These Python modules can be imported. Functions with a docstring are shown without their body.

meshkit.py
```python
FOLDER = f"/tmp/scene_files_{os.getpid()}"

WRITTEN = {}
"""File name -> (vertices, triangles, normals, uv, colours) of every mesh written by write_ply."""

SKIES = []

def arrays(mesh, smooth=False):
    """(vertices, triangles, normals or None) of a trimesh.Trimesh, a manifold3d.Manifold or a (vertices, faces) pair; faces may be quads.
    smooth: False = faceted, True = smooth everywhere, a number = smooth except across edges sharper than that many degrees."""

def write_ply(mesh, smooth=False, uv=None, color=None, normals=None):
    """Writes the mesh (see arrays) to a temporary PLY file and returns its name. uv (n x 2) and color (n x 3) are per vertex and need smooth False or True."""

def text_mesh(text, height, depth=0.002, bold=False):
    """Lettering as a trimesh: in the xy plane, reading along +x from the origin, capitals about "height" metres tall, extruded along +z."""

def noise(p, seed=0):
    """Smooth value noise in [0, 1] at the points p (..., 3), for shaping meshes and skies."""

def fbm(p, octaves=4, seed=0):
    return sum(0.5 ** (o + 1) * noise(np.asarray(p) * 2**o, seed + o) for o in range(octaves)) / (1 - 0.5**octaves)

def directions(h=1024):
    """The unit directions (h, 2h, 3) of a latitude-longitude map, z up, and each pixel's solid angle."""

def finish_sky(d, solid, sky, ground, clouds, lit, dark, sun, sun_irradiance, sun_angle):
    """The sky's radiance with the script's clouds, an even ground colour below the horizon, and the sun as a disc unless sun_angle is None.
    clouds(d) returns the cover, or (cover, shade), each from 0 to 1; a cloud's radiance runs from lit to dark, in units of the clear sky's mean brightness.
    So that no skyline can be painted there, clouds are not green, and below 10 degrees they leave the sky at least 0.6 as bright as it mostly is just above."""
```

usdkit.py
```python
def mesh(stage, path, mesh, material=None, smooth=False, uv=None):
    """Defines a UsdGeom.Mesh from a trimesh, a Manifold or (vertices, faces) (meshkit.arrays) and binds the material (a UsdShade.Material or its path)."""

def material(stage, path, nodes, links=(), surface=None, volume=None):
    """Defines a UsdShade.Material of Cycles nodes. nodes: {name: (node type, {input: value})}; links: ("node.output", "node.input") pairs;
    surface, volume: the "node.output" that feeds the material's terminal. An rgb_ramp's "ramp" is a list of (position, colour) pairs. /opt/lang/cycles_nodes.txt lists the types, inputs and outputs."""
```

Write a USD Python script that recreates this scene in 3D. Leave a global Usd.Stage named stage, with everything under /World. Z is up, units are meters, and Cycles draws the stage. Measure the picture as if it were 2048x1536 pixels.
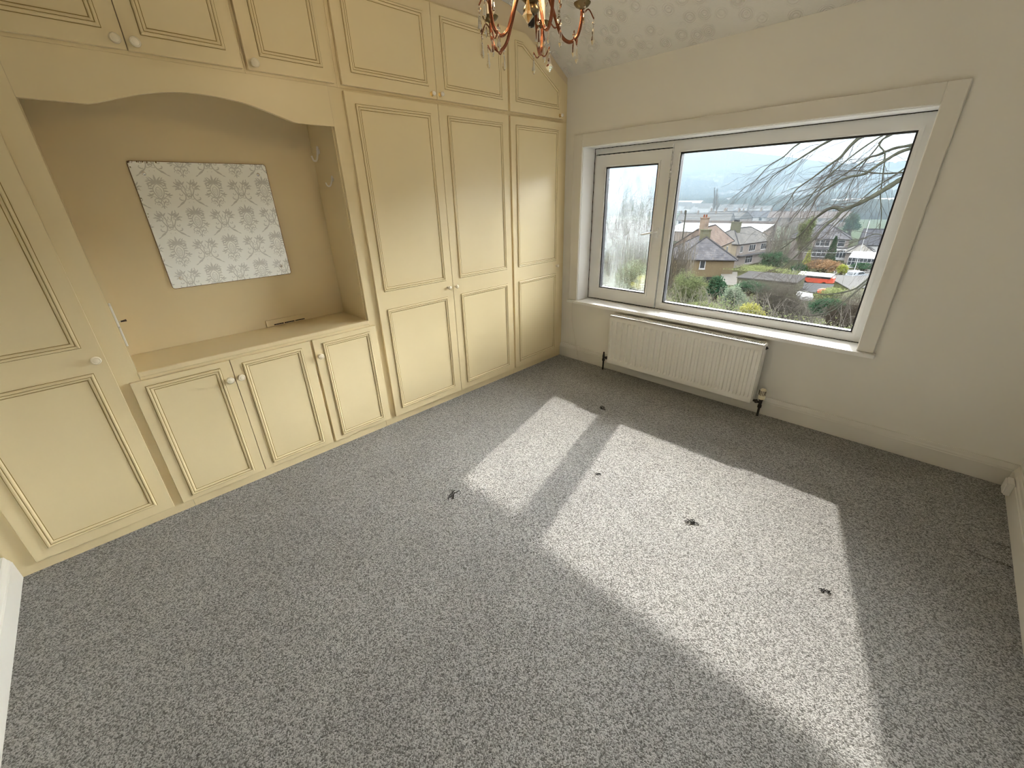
import math, random
import numpy as np, trimesh, usdkit, meshkit
import shapely.geometry as sg, shapely.ops as so, shapely.affinity as sa
from pxr import Usd, UsdGeom, UsdLux, UsdShade, Gf, Sdf, Vt

stage = Usd.Stage.CreateInMemory()
UsdGeom.SetStageUpAxis(stage, 'Z'); UsdGeom.SetStageMetersPerUnit(stage, 1.0)
UsdGeom.Xform.Define(stage, '/World'); UsdGeom.Scope.Define(stage, '/World/Looks')
PI = math.pi

# ---------------------------------------------------------------- camera
cam = UsdGeom.Camera.Define(stage, '/World/camera')
cam.CreateHorizontalApertureAttr(36.0); cam.CreateVerticalApertureAttr(27.0)
cam.CreateFocalLengthAttr(14.4157)
cam.CreateClippingRangeAttr(Gf.Vec2f(0.02, 9000))
EYE = (2.46121542, 0.63770716, 1.47213778)
cam.AddTransformOp().Set(Gf.Matrix4d(0.70619, 0.70758, -0.02503, 0, -0.27802, 0.30963, 0.9093, 0,
                                     0.65116, -0.63518, 0.41538, 0, *EYE, 1))
cam.CreateExposureAttr(0.8)

# ---------------------------------------------------------------- sky and sun
SKY, SUN, HAZE, LAMP = 6.8, 1.2, 0.0013, 55.0
dome = UsdLux.DomeLight.Define(stage, '/World/sky')
dome.CreateIntensityAttr(SKY); dome.CreateColorAttr(Gf.Vec3f(0.965, 0.985, 1.0))
sun = UsdLux.DistantLight.Define(stage, '/World/sun')
sun.CreateIntensityAttr(SUN); sun.CreateAngleAttr(1.1); sun.CreateNormalizeAttr(True); sun.CreateColorAttr(Gf.Vec3f(1.0, 0.95, 0.88))
_d = np.array([-0.335, 1.30, 1.0]); _d /= np.linalg.norm(_d)            # towards the sun
_x = np.cross([0, 0, 1.0], _d); _x /= np.linalg.norm(_x); _y = np.cross(_d, _x)
sun.AddTransformOp().Set(Gf.Matrix4d(*_x, 0, *_y, 0, *_d, 0, 0, 0, 0, 1))

# ---------------------------------------------------------------- helpers
used = {}
def numbered(parent, name):
    k = (parent, name); n = used.get(k, 0); used[k] = n + 1
    return name if n == 0 else f'{name}_{n:03d}'

def cat(ms):
    vs, fs, n = [], [], 0
    for m in ms:
        if m is None: continue
        v, f = (np.asarray(m[0], float), np.asarray(m[1], int)) if isinstance(m, tuple) else (np.asarray(m.vertices), np.asarray(m.faces))
        if f.shape[1] == 4: f = np.vstack([f[:, [0, 1, 2]], f[:, [0, 2, 3]]])
        vs.append(v); fs.append(f + n); n += len(v)
    return trimesh.Trimesh(np.vstack(vs), np.vstack(fs), process=False)

def keys(prim, label=None, cat_=None, group=None, kind=None):
    for k, v in (('label', label), ('category', cat_), ('group', group), ('kind', kind)):
        if v: prim.SetCustomDataByKey(k, v)

ORIGIN = {}
def thing(name, label, cat_, loc=(0, 0, 0), group=None, kind=None):
    p = '/World/' + numbered('/World', name)
    x = UsdGeom.Xform.Define(stage, p); x.AddTranslateOp().Set(Gf.Vec3d(*loc))
    keys(x.GetPrim(), label, cat_, group, kind); ORIGIN[p] = np.array(loc, float)
    return p

def obj(name, mesh, mat, parent=None, smooth=False, label=None, cat_=None, group=None, kind=None, uv=None):
    """One Mesh prim. mesh is in world coordinates; parent is the path of a thing or part."""
    par = parent or '/World'
    p = par + '/' + numbered(par, name)
    top = '/'.join(p.split('/')[:3])
    v, f = (np.asarray(mesh[0], float), np.asarray(mesh[1], int)) if isinstance(mesh, tuple) else (np.asarray(mesh.vertices, float), np.asarray(mesh.faces))
    if top in ORIGIN and parent: v = v - ORIGIN[top]
    m = usdkit.mesh(stage, p, (v, f), M[mat], smooth=smooth, uv=uv)
    keys(m.GetPrim(), label, cat_, group, kind)
    return p

def struct(name, mesh, mat, parent=None, smooth=False, label=None, cat_=None):
    return obj(name, mesh, mat, parent, smooth, label, cat_, kind=None if parent else 'structure')

def copy_of(src, name, loc, rotz=0.0, scale=1.0, label=None, cat_=None, group=None):
    was = stage.GetPrimAtPath(src).GetCustomData()
    p = '/World/' + numbered('/World', name)
    x = UsdGeom.Xform.Define(stage, p); pr = x.GetPrim()
    pr.GetReferences().AddInternalReference(src); pr.SetInstanceable(True)
    x.ClearXformOpOrder(); x.AddTranslateOp().Set(Gf.Vec3d(*loc)); x.AddRotateZOp().Set(math.degrees(rotz))
    x.AddScaleOp().Set(Gf.Vec3f(scale, scale, scale) if np.isscalar(scale) else Gf.Vec3f(*scale))
    keys(pr, label or was.get('label'), cat_ or was.get('category'), group or was.get('group'))
    return p

def box(x0, x1, y0, y1, z0, z1):
    v = np.array([(x, y, z) for x in (x0, x1) for y in (y0, y1) for z in (z0, z1)], float)
    f = np.array([[0, 1, 3, 2], [4, 6, 7, 5], [0, 4, 5, 1], [2, 3, 7, 6], [0, 2, 6, 4], [1, 5, 7, 3]])
    return (v, f)

def rbox(x0, x1, y0, y1, z0, z1, b=0.002):
    """A box with chamfered edges."""
    p = []
    for x, sx in ((x0, 1), (x1, -1)):
        for y, sy in ((y0, 1), (y1, -1)):
            for z, sz in ((z0, 1), (z1, -1)):
                p += [(x, y + sy * b, z + sz * b), (x + sx * b, y, z + sz * b), (x + sx * b, y + sy * b, z)]
    h = trimesh.convex.convex_hull(np.array(p)); return (h.vertices, h.faces)

def lathe(profile, n=24, axis='z', at=(0, 0, 0)):
    """profile: (radius, height) pairs."""
    pr = np.array(profile, float); a = np.linspace(0, 2 * PI, n, endpoint=False)
    v = np.stack([pr[:, None, 0] * np.cos(a), pr[:, None, 0] * np.sin(a), np.repeat(pr[:, 1:], n, 1)], -1).reshape(-1, 3)
    f = [(i * n + j, i * n + (j + 1) % n, (i + 1) * n + (j + 1) % n, (i + 1) * n + j) for i in range(len(pr) - 1) for j in range(n)]
    if axis == 'x': v = v[:, [2, 0, 1]]
    if axis == 'y': v = v[:, [1, 2, 0]]
    if axis == '-y': v = v[:, [0, 2, 1]] * [1, -1, 1]
    return (v + np.array(at), np.array(f))

def tube(pts, r, n=8, closed=False, caps=True):
    """A swept round tube through pts; r is a number or one per point."""
    P = np.asarray(pts, float); k = len(P); r = np.broadcast_to(r, k)
    T = np.gradient(P, axis=0); T /= np.maximum(np.linalg.norm(T, axis=1, keepdims=True), 1e-12)
    u = np.cross(T[0], [0.31, 0.17, 0.93]); u /= np.linalg.norm(u); V = []
    for i in range(k):
        u = u - T[i] * (u @ T[i]); u /= np.linalg.norm(u); w = np.cross(T[i], u)
        a = np.arange(n) * 2 * PI / n
        V.append(P[i] + r[i] * (np.cos(a)[:, None] * u + np.sin(a)[:, None] * w))
    V = np.vstack(V)
    F = [(i * n + j, i * n + (j + 1) % n, (i + 1) * n + (j + 1) % n, (i + 1) * n + j) for i in range(k - 1) for j in range(n)]
    F = np.array(F); F = np.vstack([F[:, [0, 1, 2]], F[:, [0, 2, 3]]])
    if caps:
        V = np.vstack([V, P[:1], P[-1:]]); a, b = k * n, k * n + 1
        F = np.vstack([F, [(a, (j + 1) % n, j) for j in range(n)], [(b, (k - 1) * n + j, (k - 1) * n + (j + 1) % n) for j in range(n)]])
    return (V, F)

def smooth_path(pts, n=6):
    """Catmull-Rom through pts."""
    P = np.asarray(pts, float); P = np.vstack([2 * P[0] - P[1], P, 2 * P[-1] - P[-2]]); out = []
    for i in range(1, len(P) - 2):
        for t in np.arange(n) / n:
            a, b, c, d = P[i - 1:i + 3]
            out.append(0.5 * (2 * b + (c - a) * t + (2 * a - 5 * b + 4 * c - d) * t * t + (3 * b - a - 3 * c + d) * t ** 3))
    return np.array(out + [P[-2]])

def prism(poly, axis, a, b):
    """Extrudes a polygon (shapely or points) between a and b along an axis; the polygon's coordinates are the two other axes in order."""
    g = poly if hasattr(poly, 'exterior') else sg.Polygon(poly)
    m = trimesh.creation.extrude_polygon(g, b - a, engine='earcut'); v = m.vertices + [0, 0, a]; f = m.faces
    if axis == 'x': v = v[:, [2, 0, 1]]
    if axis == 'y': v = v[:, [0, 2, 1]]; f = f[:, ::-1]
    return (v, f)

def inset(P, s):
    """Moves each side of a convex counter-clockwise polygon inwards by s."""
    n = len(P); out = []
    for i in range(n):
        a, b, c = P[i - 1], P[i], P[(i + 1) % n]
        d1 = (b - a) / np.linalg.norm(b - a); d2 = (c - b) / np.linalg.norm(c - b)
        n1, n2 = np.array([-d1[1], d1[0]]), np.array([-d2[1], d2[0]])
        k = n1 + n2; out.append(b + k * s / max(1 + n1 @ n2, 1e-6))
    return np.array(out)

def frame_sweep(P, profile, place):
    """Sweeps a profile of (inward offset, height) round a polygon with mitred corners; place(uv, h) gives world points."""
    P = np.asarray(P, float); n = len(P)
    V = np.vstack([place(inset(P, s), h) for s, h in profile])
    F = [(i * n + j, i * n + (j + 1) % n, (i + 1) * n + (j + 1) % n, (i + 1) * n + j) for i in range(len(profile) - 1) for j in range(n)]
    return (V, np.array(F))

# ---------------------------------------------------------------- materials
M = {}
def mat(name, nodes, links=(), surface='p.BSDF', volume=None):
    M[name] = usdkit.material(stage, '/World/Looks/' + name, nodes, links, surface=surface, volume=volume)

def plain(name, color, rough=0.5, metallic=0.0, spec=0.5, **kw):
    mat(name, {'p': ('principled_bsdf', {'base_color': color, 'roughness': rough, 'metallic': metallic, 'specular_ior_level': spec, **kw})})

def mottled(name, c1, c2, scale, rough=0.6, bump=0.0, bscale=None, spec=0.4, detail=4, stretch=(1, 1, 1), dist=0.01, **kw):
    n = {'g': ('texture_coordinate', {}), 'm': ('mapping', {'scale': stretch}), 'n': ('noise_texture', {'scale': scale, 'detail': detail}),
         'r': ('rgb_ramp', {'ramp': [(0.3, c1), (0.7, c2)]}), 'p': ('principled_bsdf', {'roughness': rough, 'specular_ior_level': spec, **kw})}
    l = [('g.object', 'm.vector'), ('m.vector', 'n.vector'), ('n.fac', 'r.fac'), ('r.color', 'p.base_color')]
    if bump:
        n['n2'] = ('noise_texture', {'scale': bscale or scale, 'detail': 3}); n['b'] = ('bump', {'strength': bump, 'distance': dist})
        l += [('m.vector', 'n2.vector'), ('n2.fac', 'b.height'), ('b.normal', 'p.normal')]
    mat(name, n, l)

mottled('cream', (0.755, 0.628, 0.375), (0.775, 0.648, 0.395), 2.0, rough=0.34, bump=0.06, bscale=160, spec=0.45, dist=0.002)
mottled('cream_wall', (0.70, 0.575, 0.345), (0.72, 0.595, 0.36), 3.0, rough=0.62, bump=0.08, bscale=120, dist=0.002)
mottled('filler_paint', (0.68, 0.56, 0.37), (0.70, 0.58, 0.385), 3.0, rough=0.6, bump=0.08, bscale=90, dist=0.002)
plain('antique_line', (0.30, 0.205, 0.05), 0.4)
plain('knob_cream', (0.86, 0.78, 0.60), 0.25)
plain('brass', (0.80, 0.55, 0.22), 0.22, metallic=1.0)
plain('pale_bead', (0.90, 0.87, 0.80), 0.12)
mottled('wall_paint', (0.775, 0.75, 0.68), (0.795, 0.77, 0.70), 1.5, rough=0.8, bump=0.10, bscale=70, dist=0.003)
mottled('trim_paint', (0.69, 0.665, 0.60), (0.71, 0.685, 0.62), 3.0, rough=0.38, bump=0.05, bscale=40, dist=0.003)
mottled('white_gloss', (0.92, 0.92, 0.91), (0.94, 0.94, 0.93), 3.0, rough=0.3, bump=0.05, bscale=30, dist=0.002)
mottled('sill_paint', (0.84, 0.835, 0.80), (0.87, 0.865, 0.83), 6.0, rough=0.35, bump=0.1, bscale=25, dist=0.002)
plain('upvc', (0.74, 0.74, 0.72), 0.32)
plain('gasket', (0.008, 0.008, 0.009), 0.6)
plain('radiator_white', (0.80, 0.785, 0.73), 0.32)
plain('dark_gap', (0.03, 0.027, 0.022), 0.8)
plain('valve_metal', (0.045, 0.042, 0.040), 0.35, metallic=0.7)
plain('chrome', (0.75, 0.75, 0.75), 0.15, metallic=1.0)
plain('trv_plastic', (0.80, 0.73, 0.52), 0.4)
plain('white_plastic', (0.82, 0.80, 0.76), 0.35)
plain('hook_plastic', (0.78, 0.74, 0.68), 0.35)
plain('brown_plastic', (0.06, 0.035, 0.02), 0.4)
plain('copper', (0.30, 0.105, 0.055), 0.2, metallic=1.0)
plain('dark_brass', (0.20, 0.145, 0.07), 0.28, metallic=1.0)
plain('black_knob', (0.012, 0.011, 0.012), 0.3)
plain('candle_cream', (0.78, 0.72, 0.6), 0.5)
plain('bulb_glass', (0.9, 0.9, 0.88), 0.3, emission_color=(1.0, 0.76, 0.46), emission_strength=LAMP)
mat('crystal', {'g': ('glass_bsdf', {'color': (0.97, 0.95, 0.91), 'roughness': 0.0, 'IOR': 1.5})}, surface='g.BSDF')
plain('amber_drop', (0.75, 0.46, 0.13), 0.08, transmission_weight=0.55)
mat('mirror_silver', {'p': ('metallic_bsdf', {'color': (0.93, 0.935, 0.91), 'edge_tint': (0.95, 0.95, 0.95), 'roughness': 0.015})})
plain('mirror_edge', (0.22, 0.13, 0.06), 0.5)
plain('cable_white', (0.80, 0.76, 0.68), 0.45)
plain('carpet_dark', (0.022, 0.020, 0.018), 0.95)
plain('paper_print', (0.53, 0.515, 0.48), 0.5)
mottled('wallpaper', (0.84, 0.83, 0.785), (0.87, 0.86, 0.815), 5.0, rough=0.6, bump=0.1, bscale=250, dist=0.001)

# carpet: grey speckled twist pile
mat('carpet', {'g': ('texture_coordinate', {}),
    'v': ('voronoi_texture', {'scale': 270.0, 'randomness': 1.0}), 'w': ('separate_color', {}),
    'n1': ('noise_texture', {'scale': 560.0, 'detail': 3.0, 'roughness': 0.7}), 'n2': ('noise_texture', {'scale': 60.0, 'detail': 3.0}),
    'n3': ('noise_texture', {'scale': 1.7, 'detail': 5.0, 'roughness': 0.6}),
    'a1': ('math', {'math_type': 'multiply_add', 'value2': 0.55, 'value3': 0.0}), 'a2': ('math', {'math_type': 'multiply_add', 'value2': 0.75}),
    'a3': ('math', {'math_type': 'multiply_add', 'value2': 0.26}),
    'r': ('rgb_ramp', {'ramp': [(0.36, (0.030, 0.027, 0.022)), (0.60, (0.190, 0.180, 0.160)), (0.76, (0.365, 0.352, 0.325)), (0.95, (0.62, 0.605, 0.575))]}),
    'r3': ('rgb_ramp', {'ramp': [(0.32, (0.84, 0.84, 0.85)), (0.68, (1.0, 1.0, 1.0))]}),
    'x': ('mix', {'mix_type': 'multiply', 'fac': 1.0}), 'h': ('math', {'math_type': 'multiply_add', 'value2': -0.8}),
    'b': ('bump', {'strength': 0.9, 'distance': 0.006}),
    'p': ('principled_bsdf', {'roughness': 0.95, 'specular_ior_level': 0.1, 'sheen_weight': 0.12, 'sheen_roughness': 0.6})},
    [('g.object', 'v.vector'), ('g.object', 'n1.vector'), ('g.object', 'n2.vector'), ('g.object', 'n3.vector'), ('v.color', 'w.color'),
     ('w.r', 'a1.value1'), ('n1.fac', 'a2.value1'), ('a1.value', 'a2.value3'), ('n2.fac', 'a3.value1'), ('a2.value', 'a3.value3'),
     ('a3.value', 'r.fac'), ('n3.fac', 'r3.fac'), ('r.color', 'x.color1'), ('r3.color', 'x.color2'), ('x.color', 'p.base_color'),
     ('v.distance', 'h.value1'), ('n1.fac', 'h.value3'), ('h.value', 'b.height'), ('b.normal', 'p.normal')])

# ceiling: embossed paper of ringed rosettes
mat('ceiling_paper', {'g': ('texture_coordinate', {}), 'm': ('mapping', {'scale': (1, 1, 0.02)}),
    'v': ('voronoi_texture', {'scale': 11.0, 'randomness': 0.75}),
    's': ('math', {'math_type': 'multiply', 'value2': 55.0}), 'w': ('math', {'math_type': 'sine'}),
    'k': ('map_range', {'from_min': 0.30, 'from_max': 0.52, 'to_min': 1.0, 'to_max': 0.0, 'clamp': True}), 'mm': ('math', {'math_type': 'multiply'}),
    'n': ('noise_texture', {'scale': 70.0, 'detail': 4.0, 'roughness': 0.7}), 'a': ('math', {'math_type': 'multiply_add', 'value2': 0.9}),
    'b': ('bump', {'strength': 0.55, 'distance': 0.0035}),
    'p': ('principled_bsdf', {'base_color': (0.74, 0.725, 0.68), 'roughness': 0.7, 'specular_ior_level': 0.3})},
    [('g.object', 'm.vector'), ('m.vector', 'v.vector'), ('v.distance', 's.value1'), ('s.value', 'w.value1'), ('v.distance', 'k.value'),
     ('w.value', 'mm.value1'), ('k.result', 'mm.value2'), ('g.object', 'n.vector'), ('n.fac', 'a.value1'), ('mm.value', 'a.value3'),
     ('a.value', 'b.height'), ('b.normal', 'p.normal')])

# clear pane, and the misted pane of the failed double glazing
mat('pane_glass', {'t': ('transparent_bsdf', {'color': (0.97, 0.98, 0.98)}), 'g': ('glossy_bsdf', {'roughness': 0.0, 'color': (1, 1, 1)}), 'f': ('fresnel', {'IOR': 1.45}), 'x': ('mix_closure', {})},
    [('f.fac', 'x.fac'), ('t.BSDF', 'x.closure1'), ('g.BSDF', 'x.closure2')], surface='x.closure')
mat('misted_glass', {'g0': ('texture_coordinate', {}), 'm': ('mapping', {'scale': (1, 1, 0.07)}), 'n': ('noise_texture', {'scale': 95.0, 'detail': 5.0, 'roughness': 0.7}),
    'm2': ('mapping', {'scale': (1, 1, 0.5)}), 'n2': ('noise_texture', {'scale': 6.0, 'detail': 3.0}),
    'a': ('math', {'math_type': 'multiply'}), 'k': ('map_range', {'from_min': 0.17, 'from_max': 0.36, 'to_min': 0.01, 'to_max': 0.15, 'clamp': True}),
    't': ('transparent_bsdf', {'color': (0.97, 0.98, 0.98)}), 'tl': ('translucent_bsdf', {'color': (0.22, 0.24, 0.245)}), 'x1': ('mix_closure', {}),
    'g': ('glossy_bsdf', {'roughness': 0.0, 'color': (1, 1, 1)}), 'f': ('fresnel', {'IOR': 1.45}), 'x': ('mix_closure', {})},
    [('g0.object', 'm.vector'), ('m.vector', 'n.vector'), ('g0.object', 'm2.vector'), ('m2.vector', 'n2.vector'), ('n.fac', 'a.value1'), ('n2.fac', 'a.value2'),
     ('a.value', 'k.value'), ('k.result', 'x1.fac'), ('t.BSDF', 'x1.closure1'), ('tl.BSDF', 'x1.closure2'),
     ('f.fac', 'x.fac'), ('x1.closure', 'x.closure1'), ('g.BSDF', 'x.closure2')], surface='x.closure')
# ================================================================ the room
YW, XR = 3.744, 3.062                    # window wall and papered wall
struct('floor', box(-0.36, XR, -0.05, YW + 0.01, -0.12, 0.0), 'carpet')
struct('wall_left', box(-0.46, -0.36, -0.15, 4.05, -0.12, 2.75), 'cream_wall')
struct('wall_back', box(-0.46, XR + 0.1, -0.15, -0.022, -0.12, 2.75), 'wall_paint')
hole = sg.box(-0.46, -0.12, XR + 0.1, 2.45).difference(sg.box(0.172, 0.556, 2.271, 1.829))
struct('wall_front', prism(hole, 'y', YW, 4.06), 'wall_paint')
cv = smooth_path([(2.95, 2.630), (3.05, 2.6295), (3.10, 2.625), (3.177, 2.612), (3.27, 2.580), (3.361, 2.536), (3.526, 2.436), (3.640, 2.370), (3.70, 2.334), (3.746, 2.309)], 5)
struct('ceiling', prism([(-0.15, 2.63)] + [tuple(p) for p in cv] + [(3.80, 2.30), (4.06, 2.30), (4.06, 2.78), (-0.15, 2.78)], 'x', -0.46, XR + 0.1), 'ceiling_paper', smooth=25)

def baseboard(name, p0, p1, normal):
    """A skirting board from p0 to p1; normal points into the room."""
    prof = [(0, 0), (0.020, 0), (0.020, 0.092), (0.017, 0.097), (0.0165, 0.104), (0.012, 0.113), (0.009, 0.124), (0.006, 0.130), (0, 0.131)]
    p0, p1, nn = np.array(p0, float), np.array(p1, float), np.array(normal, float)
    V = np.vstack([[p + nn * a + [0, 0, b] for a, b in prof] for p in (p0, p1)]); n = len(prof)
    F = [(i, (i + 1) % n, n + (i + 1) % n, n + i) for i in range(n)]
    F = np.array(F); F = np.vstack([F[:, [0, 1, 2]], F[:, [0, 2, 3]], [(0, i + 1, i) for i in range(1, n - 1)], [(n, n + i, n + i + 1) for i in range(1, n - 1)]])
    struct(name, (V, F), 'trim_paint')
baseboard('baseboard_front', (0.0, YW, 0), (XR, YW, 0), (0, -1, 0))
baseboard('baseboard_right', (XR, YW - 0.02, 0), (XR, -0.022, 0), (-1, 0, 0))
baseboard('baseboard_back', (XR - 0.02, -0.022, 0), (0.0, -0.022, 0), (0, 1, 0))

# papered wall: half-drop damask print in grey on off-white
wr = struct('wall_right', box(XR, XR + 0.1, -0.15, 4.06, -0.12, 2.66), 'wallpaper')
def leaf(x, y, ang, L, w, bend=0.0, n=7):
    t = np.linspace(0, 1, n); a = math.radians(ang)
    cx, cy = t * L, bend * L * t * t
    h = w * .35 * np.sin(PI * t ** 0.8) ** 0.9
    dx, dy = np.gradient(cx), np.gradient(cy); l = np.hypot(dx, dy)
    nx, ny = -dy / l, dx / l
    P = np.vstack([np.stack([cx + nx * h, cy + ny * h], 1), np.stack([cx - nx * h, cy - ny * h], 1)[::-1]])
    c, s = math.cos(a), math.sin(a)
    g = sg.Polygon(np.stack([x + c * P[:, 0] - s * P[:, 1], y + s * P[:, 0] + c * P[:, 1]], 1))
    return g if g.is_valid else g.buffer(0)
def stroke(pts, w): return sg.LineString(smooth_path([(a, b, 0) for a, b in pts], 4)[:, :2]).buffer(w / 2, 2)
def curl(x, y, r, a0, turns, w):
    t = np.linspace(0, 1, 12); a = math.radians(a0) + t * turns * 2 * PI; rr = r * (1 - 0.72 * t)
    return sg.LineString(np.stack([x + rr * np.cos(a), y + rr * np.sin(a)], 1)).buffer(w / 2, 2)
def both(gs):
    u = so.unary_union(gs); return so.unary_union([u, sa.scale(u, -1, 1, origin=(0, 0))]).simplify(0.0006)
def pomegranate():
    g = [leaf(0, .085, 90, .090, .030)]
    for a, L, w, b in ((66, .080, .022, -.25), (46, .082, .024, -.45), (24, .078, .026, -.55), (4, .060, .022, -.6)): g.append(leaf(.004, .088, a, L, w, b))
    for x, y, a in ((.060, .128, 60), (.072, .110, 20), (.070, .096, -25), (.078, .082, -60)): g.append(leaf(x - .012, y - .008, a, .034, .015, -.2))
    g += [stroke([(0, .085), (.024, .066), (.046, .030), (.036, -.022), (.010, -.062), (0, -.075)], .0085)]
    g += [stroke([(0, .052), (.018, .036), (.026, .006), (.016, -.030), (0, -.044)], .005)]
    for k in range(5): g.append(stroke([(-.020, .026 - k * .013), (0, .021 - k * .013), (.020, .026 - k * .013)], .0032))
    for y, a in ((.055, 42), (.034, 20), (.010, 8), (-.014, -10)): g.append(leaf(.044, y, a, .040, .020, -.35))
    g += [stroke([(.004, -.060), (.040, -.052), (.070, -.030)], .006), leaf(.066, -.034, 40, .040, .019), leaf(.072, -.034, 5, .044, .020), leaf(.066, -.040, -35, .034, .016)]
    g += [stroke([(0, -.075), (.012, -.105), (.004, -.140), (0, -.165)], .007), curl(.040, -.088, .030, 150, -.95, .0075), leaf(.062, -.100, -70, .022, .010), leaf(.050, -.112, -110, .022, .010)]
    g += [leaf(.003, -.120, 35, .050, .017, .3), leaf(.030, -.135, 80, .026, .011), leaf(.003, -.140, -15, .030, .010, -.4), leaf(0, -.150, -90, .018, .008)]
    return both(g)
def bouquet():
    g = [stroke([(.004, -.048), (.030, -.030), (.050, .000), (.062, .034)], .010), stroke([(.012, -.050), (.026, -.005), (.024, .040), (.040, .075)], .008)]
    for x, y, a, L, w, b in ((.040, .070, 80, .062, .022, -.2), (.046, .072, 52, .058, .022, -.25), (.040, .066, 112, .050, .018, .3), (.062, .052, 45, .066, .026, -.1), (.066, .040, 18, .060, .024, .2),
                             (.060, .030, -8, .052, .020, .35), (.050, .064, 20, .050, .020, .4), (.052, .050, 75, .040, .016, -.4)): g.append(leaf(x, y, a, L, w, b))
    for x, y, a in ((.106, .088, 55), (.118, .060, 10), (.090, .112, 85), (.104, .036, -25)): g.append(leaf(x - .01, y - .006, a, .028, .013))
    g += [curl(.044, .040, .018, 200, -.8, .006), leaf(0, .040, 90, .034, .012), stroke([(.004, .010), (.016, .026), (.006, .040)], .005)]
    g += [stroke([(0, -.012), (.018, -.028), (.018, -.052), (0, -.066)], .0055), leaf(0, -.050, 90, .028, .011), stroke([(.006, -.070), (.030, -.076), (.040, -.064)], .005)]
    g += [stroke([(.050, .000), (.034, -.040), (.052, -.086), (.088, -.118)], .0095), leaf(.058, -.094, -32, .088, .024, -.12), leaf(.050, -.078, -62, .052, .014, .5), leaf(.066, -.098, -75, .034, .011, .5)]
    g += [curl(.086, -.062, .028, 230, .45, .007), curl(.078, -.022, .020, 190, .55, .006), leaf(.116, -.140, -30, .038, .014), leaf(.074, -.086, 15, .026, .009, .5), leaf(.020, -.100, -80, .012, .009)]
    return both(g)
prints = [trimesh.creation.extrude_polygon(p, 0.0005, engine='earcut') for g in (pomegranate(), bouquet()) for p in [g]  for p in getattr(g, 'geoms', [g])]
nA = len(getattr(pomegranate(), 'geoms', [0]))
def on_wall(ms, y, z):
    out = []
    for m in ms:
        v = m.vertices; out.append((np.stack([XR - 0.0002 - v[:, 2], y - v[:, 0], z + v[:, 1]], 1), m.faces))
    return out
allp = []
for k in range(-3, 4):
    for i in range(-3, 6):
        for dy, dz in ((0, 0), (0.262, -0.3125)):
            y, z = 1.400 + 0.524 * i + dy, 1.612 - 0.625 * k + dz
            for ms, yy in ((prints[:nA], y), (prints[nA:], y + 0.262)):
                if 0.1 < yy < 3.62 and 0.30 < z < 2.45: allp += on_wall(ms, yy, z)
obj('printed_pattern', cat(allp), 'paper_print', wr, kind='stuff')

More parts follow.
